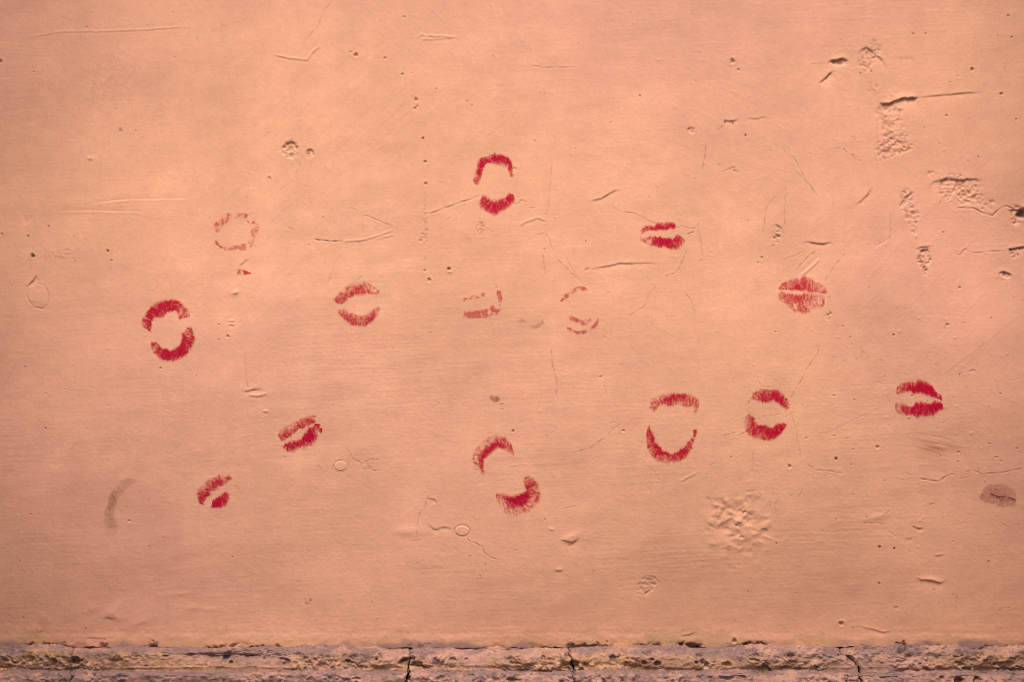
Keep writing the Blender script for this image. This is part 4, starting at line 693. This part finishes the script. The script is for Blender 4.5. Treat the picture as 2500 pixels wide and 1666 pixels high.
# hollows where bits have broken out: x, y (px), rx, ry, depth mm, darkness of colour
HOL = [(183, 1612, 13, 8, 9, .9), (132, 1616, 7, 9, 5, .6), (40, 1618, 12, 5, 3, .3), (78, 1606, 9, 12, 5, .25), (172, 1600, 6, 5, 3, .3), (546, 1612, 6, 9, 6, .7), (560, 1620, 4, 3, 5, .9), (355, 1627, 5, 3, 3, .8),
       (690, 1610, 12, 3, 4, .5), (700, 1618, 8, 10, 4, .35), (994, 1615, 24, 13, 6, .55), (985, 1612, 10, 5, 5, .7), (1020, 1624, 12, 12, 5, .5), (960, 1645, 6, 5, 4, .5), (919, 1611, 3, 3, 4, .8), (996, 1657, 8, 9, 12, .95),
       (1105, 1612, 9, 5, 3, .4), (1138, 1611, 6, 5, 2.5, .35), (1200, 1643, 6, 4, 3, .4), (1252, 1660, 10, 5, 5, .6), (1326, 1607, 5, 5, 3, .6), (1385, 1602, 7, 7, 4, .4), (1400, 1622, 9, 10, 6, .5), (1434, 1598, 3, 3, 3, .8),
       (1496, 1609, 6, 9, 5, .75), (1430, 1624, 14, 9, 4, .35), (1465, 1612, 3, 2.5, 3, .8), (1521, 1598, 12, 14, 4, .25), (1584, 1594, 14, 7, 6, .6), (1572, 1618, 6, 5, 5, .7), (1608, 1621, 9, 6, 6, .75), (1592, 1611, 5, 4, 4, .7),
       (1706, 1600, 8, 6, 6, .5), (1722, 1625, 13, 11, 6, .6), (1700, 1619, 5, 5, 4, .6), (1745, 1618, 5, 4, 3, .7), (1770, 1624, 15, 8, 4, .5), (1835, 1588, 14, 8, 6, .7), (1842, 1612, 12, 4, 3.5, .4), (1862, 1632, 14, 6, 4, .5),
       (1926, 1604, 14, 7, 4.5, .5), (1918, 1631, 14, 5, 4, .55), (1870, 1626, 9, 8, 4, .4), (2000, 1599, 4, 3, 3, .8), (2080, 1612, 9, 12, 5, .5), (2201, 1585, 8, 7, 7, .9), (2337, 1597, 13, 12, 4.5, .45), (2340, 1620, 14, 7, 5, .55),
       (2440, 1620, 9, 6, 4, .55), (2280, 1650, 10, 6, 5, .55), (2340, 1662, 11, 9, 8, .85), (2392, 1662, 11, 9, 8, .85), (2130, 1650, 5, 4, 4, .6), (2302, 1656, 6, 5, 5, .7), (1790, 1655, 40, 5, 3, .5), (1260, 1620, 12, 3, 3, .4),
       (1500, 1645, 30, 2, 1.5, .3), (300, 1650, 14, 6, 3, .3), (120, 1648, 18, 8, 5, .35), (232, 1650, 5, 7, 5, .6), (420, 1650, 20, 4, 3, .4), (640, 1612, 5, 5, 3, .5), (872, 1657, 10, 4, 3, .5), (330, 1600, 8, 6, 3, .3), (400, 1604, 10, 5, 3, .35)]
OCH, PNK, LIL = np.array([0.30, 0.155, 0.079]), np.array([0.265, 0.140, 0.104]), np.array([0.150, 0.087, 0.079])
def block(k, jl, jr):
    xl, xr = J[jl][1], J[jr][0]; width = (xr - xl).mean()
    n = int(max(8, min(width / 2.0, (min(xr.mean(), 2560) - max(xl.mean(), -60)) / 2.0 if width > 0 else 8)))
    if xl.mean() < -60: tcol = np.concatenate([np.linspace(0, (-60 - xl.mean()) / width, 20)[:-1], np.linspace((-60 - xl.mean()) / width, 1, n)])
    elif xr.mean() > 2560: tcol = np.concatenate([np.linspace(0, (2560 - xl.mean()) / width, n), np.linspace((2560 - xl.mean()) / width, 1, 20)[1:]])
    else: tcol = np.linspace(0, 1, n)
    px = xl[:, None] + (xr - xl)[:, None] * tcol[None, :]
    vy = sv[:, None] * 1000 / .55 + 0 * px; so = k * 311
    zz = pz[:, None] + 0 * px; pyp = 833 + (ZC - zz) / S / (DIST - pd[:, None]) * DIST     # where it shows in the photograph
    a, b, c, d = samp(F1, px, vy), samp(F2, px, vy * 1.3), samp(F3, px, vy), samp(F4, px, vy)
    e, f = samp(F5, px, vy), samp(F6, px + 700, vy); g = samp(F7, px, vy * 1.4)
    up = ups[:, None] + 0 * px
    crumbly = np.clip(.55 + .5 * a + .35 * sst(1900, 2200, px), .12, 1.5)
    h = 1.6 * a + 1.0 * e + (1.7 * b + .4 * c + .3 * d) * crumbly * (1 - .3 * up)          # mm
    pits = sst(1.15, 2.1, c + .35 * b) * (.4 + crumbly); pits2 = sst(1.0, 1.9, d + .6 * g) * sst(-.2, .8, a + 1.3 * sst(1500, 2000, px) * sst(1560, 1650, pyp + 15 * sst(2080, 2150, px))) 
    wm = sst(-1.0, .5, -up + .3) * 1.0
    h -= 1.9 * pits * (1 - .7 * up) + 1.5 * pits2 * (1 - .7 * up); dirt_shade = .62 * pits * (1 - .6 * up) + .5 * pits2 * (1 - .5 * up)
    worm = np.exp(-(g / .13) ** 2) * sst(.1, 1.0, b); h -= .8 * worm; dirt_shade = np.maximum(dirt_shade, .26 * worm)
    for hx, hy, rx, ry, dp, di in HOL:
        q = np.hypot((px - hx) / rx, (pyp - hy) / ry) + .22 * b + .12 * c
        m = sst(1.1, .55, q); h -= dp * m; h += .12 * dp * np.exp(-((q - 1.35) / .22) ** 2); dirt_shade = np.maximum(dirt_shade, di * m * (.7 + .2 * d.clip(-1, 1)))
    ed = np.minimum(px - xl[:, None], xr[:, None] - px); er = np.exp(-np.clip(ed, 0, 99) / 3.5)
    h -= 2.6 * er * (1 + .4 * b.clip(-1, 1)); dirt_shade = np.maximum(dirt_shade, .55 * np.exp(-np.clip(ed, 0, 99) / 2.2) * (.7 + .3 * b.clip(-1, 1)))
    groove = np.exp(-((pyp - 1636.5 - 1.3 * b) / 1.7) ** 2); h -= 1.1 * groove * np.clip(.6 + .5 * f, 0, 1.2); dirt_shade = np.maximum(dirt_shade, .34 * groove * np.clip(.35 + .7 * f, 0, 1))
    warp = (2.6 * e + 1.5 * a + 1.0 * b) / 1000 * sst(0.0, .012, sv[:, None])
    pd2 = np.interp(sv[:, None] + warp, arc, pr[:, 0])
    hm = h / 1000
    dd = pd2 + nrm[:, 0:1] * hm; z = pz[:, None] + nrm[:, 1:2] * hm
    dd[0] = pd[0]; 
    # colour: ochre paint runs on the upper face, pinkish stone, lilac dust lying on the ledges
    och = np.clip(.48 + .45 * f + .35 * e + .55 * sst(1250, 300, px) - .2, 0, 1) * sst(1642, 1634, pyp) * sst(1586, 1596, pyp + 2 * b)
    col = PNK * (1 + .07 * a + .09 * b + .05 * d)[..., None]
    col = col * (1 - och[..., None]) + OCH * (1 + .06 * b + .05 * d)[..., None] * och[..., None]
    dust = np.clip(up * 1.1 * (.5 + .5 * f + .25 * b) + .45 * sst(1650, 1640, pyp) * sst(1634, 1639, pyp) + .32 * sst(.3, 1.4, f - .4 * b) , 0, .95)
    col = col * (1 - dust[..., None]) + LIL * (1 + .06 * b + .05 * d)[..., None] * dust[..., None]
    pale = sst(.9, 1.8, -c + .3 * a)[..., None] * .16; col = col * (1 - pale) + np.array([.38, .24, .18]) * pale
    D_ = np.clip(dirt_shade * .68, 0, .97)[..., None]; col = col * (1 - D_) + np.array([0.075, 0.047, 0.036]) * D_  # darkens pits, hollows, groove and block edges
    dist = DIST - dd
    P = np.stack([(px - 1250) * S * np.where(True, (DIST - pd[:, None]) / DIST, 1), -dd, z], -1)
    # returns at both ends so that a block is solid
    Lf, Rt = P[:, :1].copy(), P[:, -1:].copy(); Lf[..., 1] = .097; Rt[..., 1] = .097
    P = np.concatenate([Lf, P, Rt], 1); col = np.concatenate([col[:, :1] * .5, col, col[:, -1:] * .5], 1)
    o = make_mesh('stone_block', P.reshape(-1, 3), grid_faces(P.shape[0], P.shape[1]), M_stone, plinth, col=col.reshape(-1, 3))
    o.location = -plinth.location
    return o
for k in range(5): block(k, k, k + 1)
def box(name, x0, x1, y0, y1, z0, z1, mat, parent=None, bev=0.008):
    import bmesh
    bm = bmesh.new(); bmesh.ops.create_cube(bm, size=1)
    for v in bm.verts: v.co = Vector(((x0 + x1) / 2 + v.co.x * (x1 - x0), (y0 + y1) / 2 + v.co.y * (y1 - y0), (z0 + z1) / 2 + v.co.z * (z1 - z0)))
    if bev: bmesh.ops.bevel(bm, geom=bm.edges[:], offset=bev, segments=2, affect='EDGES')
    me = bpy.data.meshes.new(name); bm.to_mesh(me); bm.free(); me.materials.append(mat)
    o = bpy.data.objects.new(name, me); sc.collection.objects.link(o)
    if parent: o.parent = parent; o.location = -parent.location
    return o
ztop = float(pr[-1, 1]) - .004
xe0, xe1 = (-820 - 1250) * S, (3300 - 1250) * S
box('mortar_bed', xe0, xe1, .077, .2, 0, ZC - (1586 - 833) * S, M_mortar, plinth, 0)
zs = [0.0, ztop * .5, ztop]; offs = [0, .35]
for r in range(2):
    x = xe0 - offs[r]
    while x < xe1:
        xa, xb = max(x, xe0), min(x + .72, xe1)
        if xb - xa > .05: box('stone_block', xa + .003, xb - .003, .005, .11, zs[r] + .004, zs[r + 1] - .003, M_block, plinth)
        x += .72

# ------------------------------------------------------------------ added piers and overhead course, unseen, that shade the wall's edges; the pavement
for sx, lb in ((-1, 'added dark pier out of view, shading the left edge of the kissed wall'), (1, 'added dark pier out of view, shading the right edge of the kissed wall')):
    x0, x1 = sorted((sx * .79, sx * 1.3))
    p = box('added_shade_pier', x0, x1, -.50, .05, 0.0, 3.4, M_dark, None, .01)
    tag(p, lb, 'added shade blocker', 'added shade blockers beside the wall panel')
p = box('added_shade_course', -1.29, 1.29, -.30, .05, 2.85, 2.97, M_dark, None, .012)  # added overhead blocker, dims the top of the wall
tag(p, 'added dark overhead course out of view, shading the top of the kissed wall', 'string course')
g = box('pavement', -60, 60, -60, .6, -.3, 0, M_pave, None, 0)
tag(g, kind='structure')
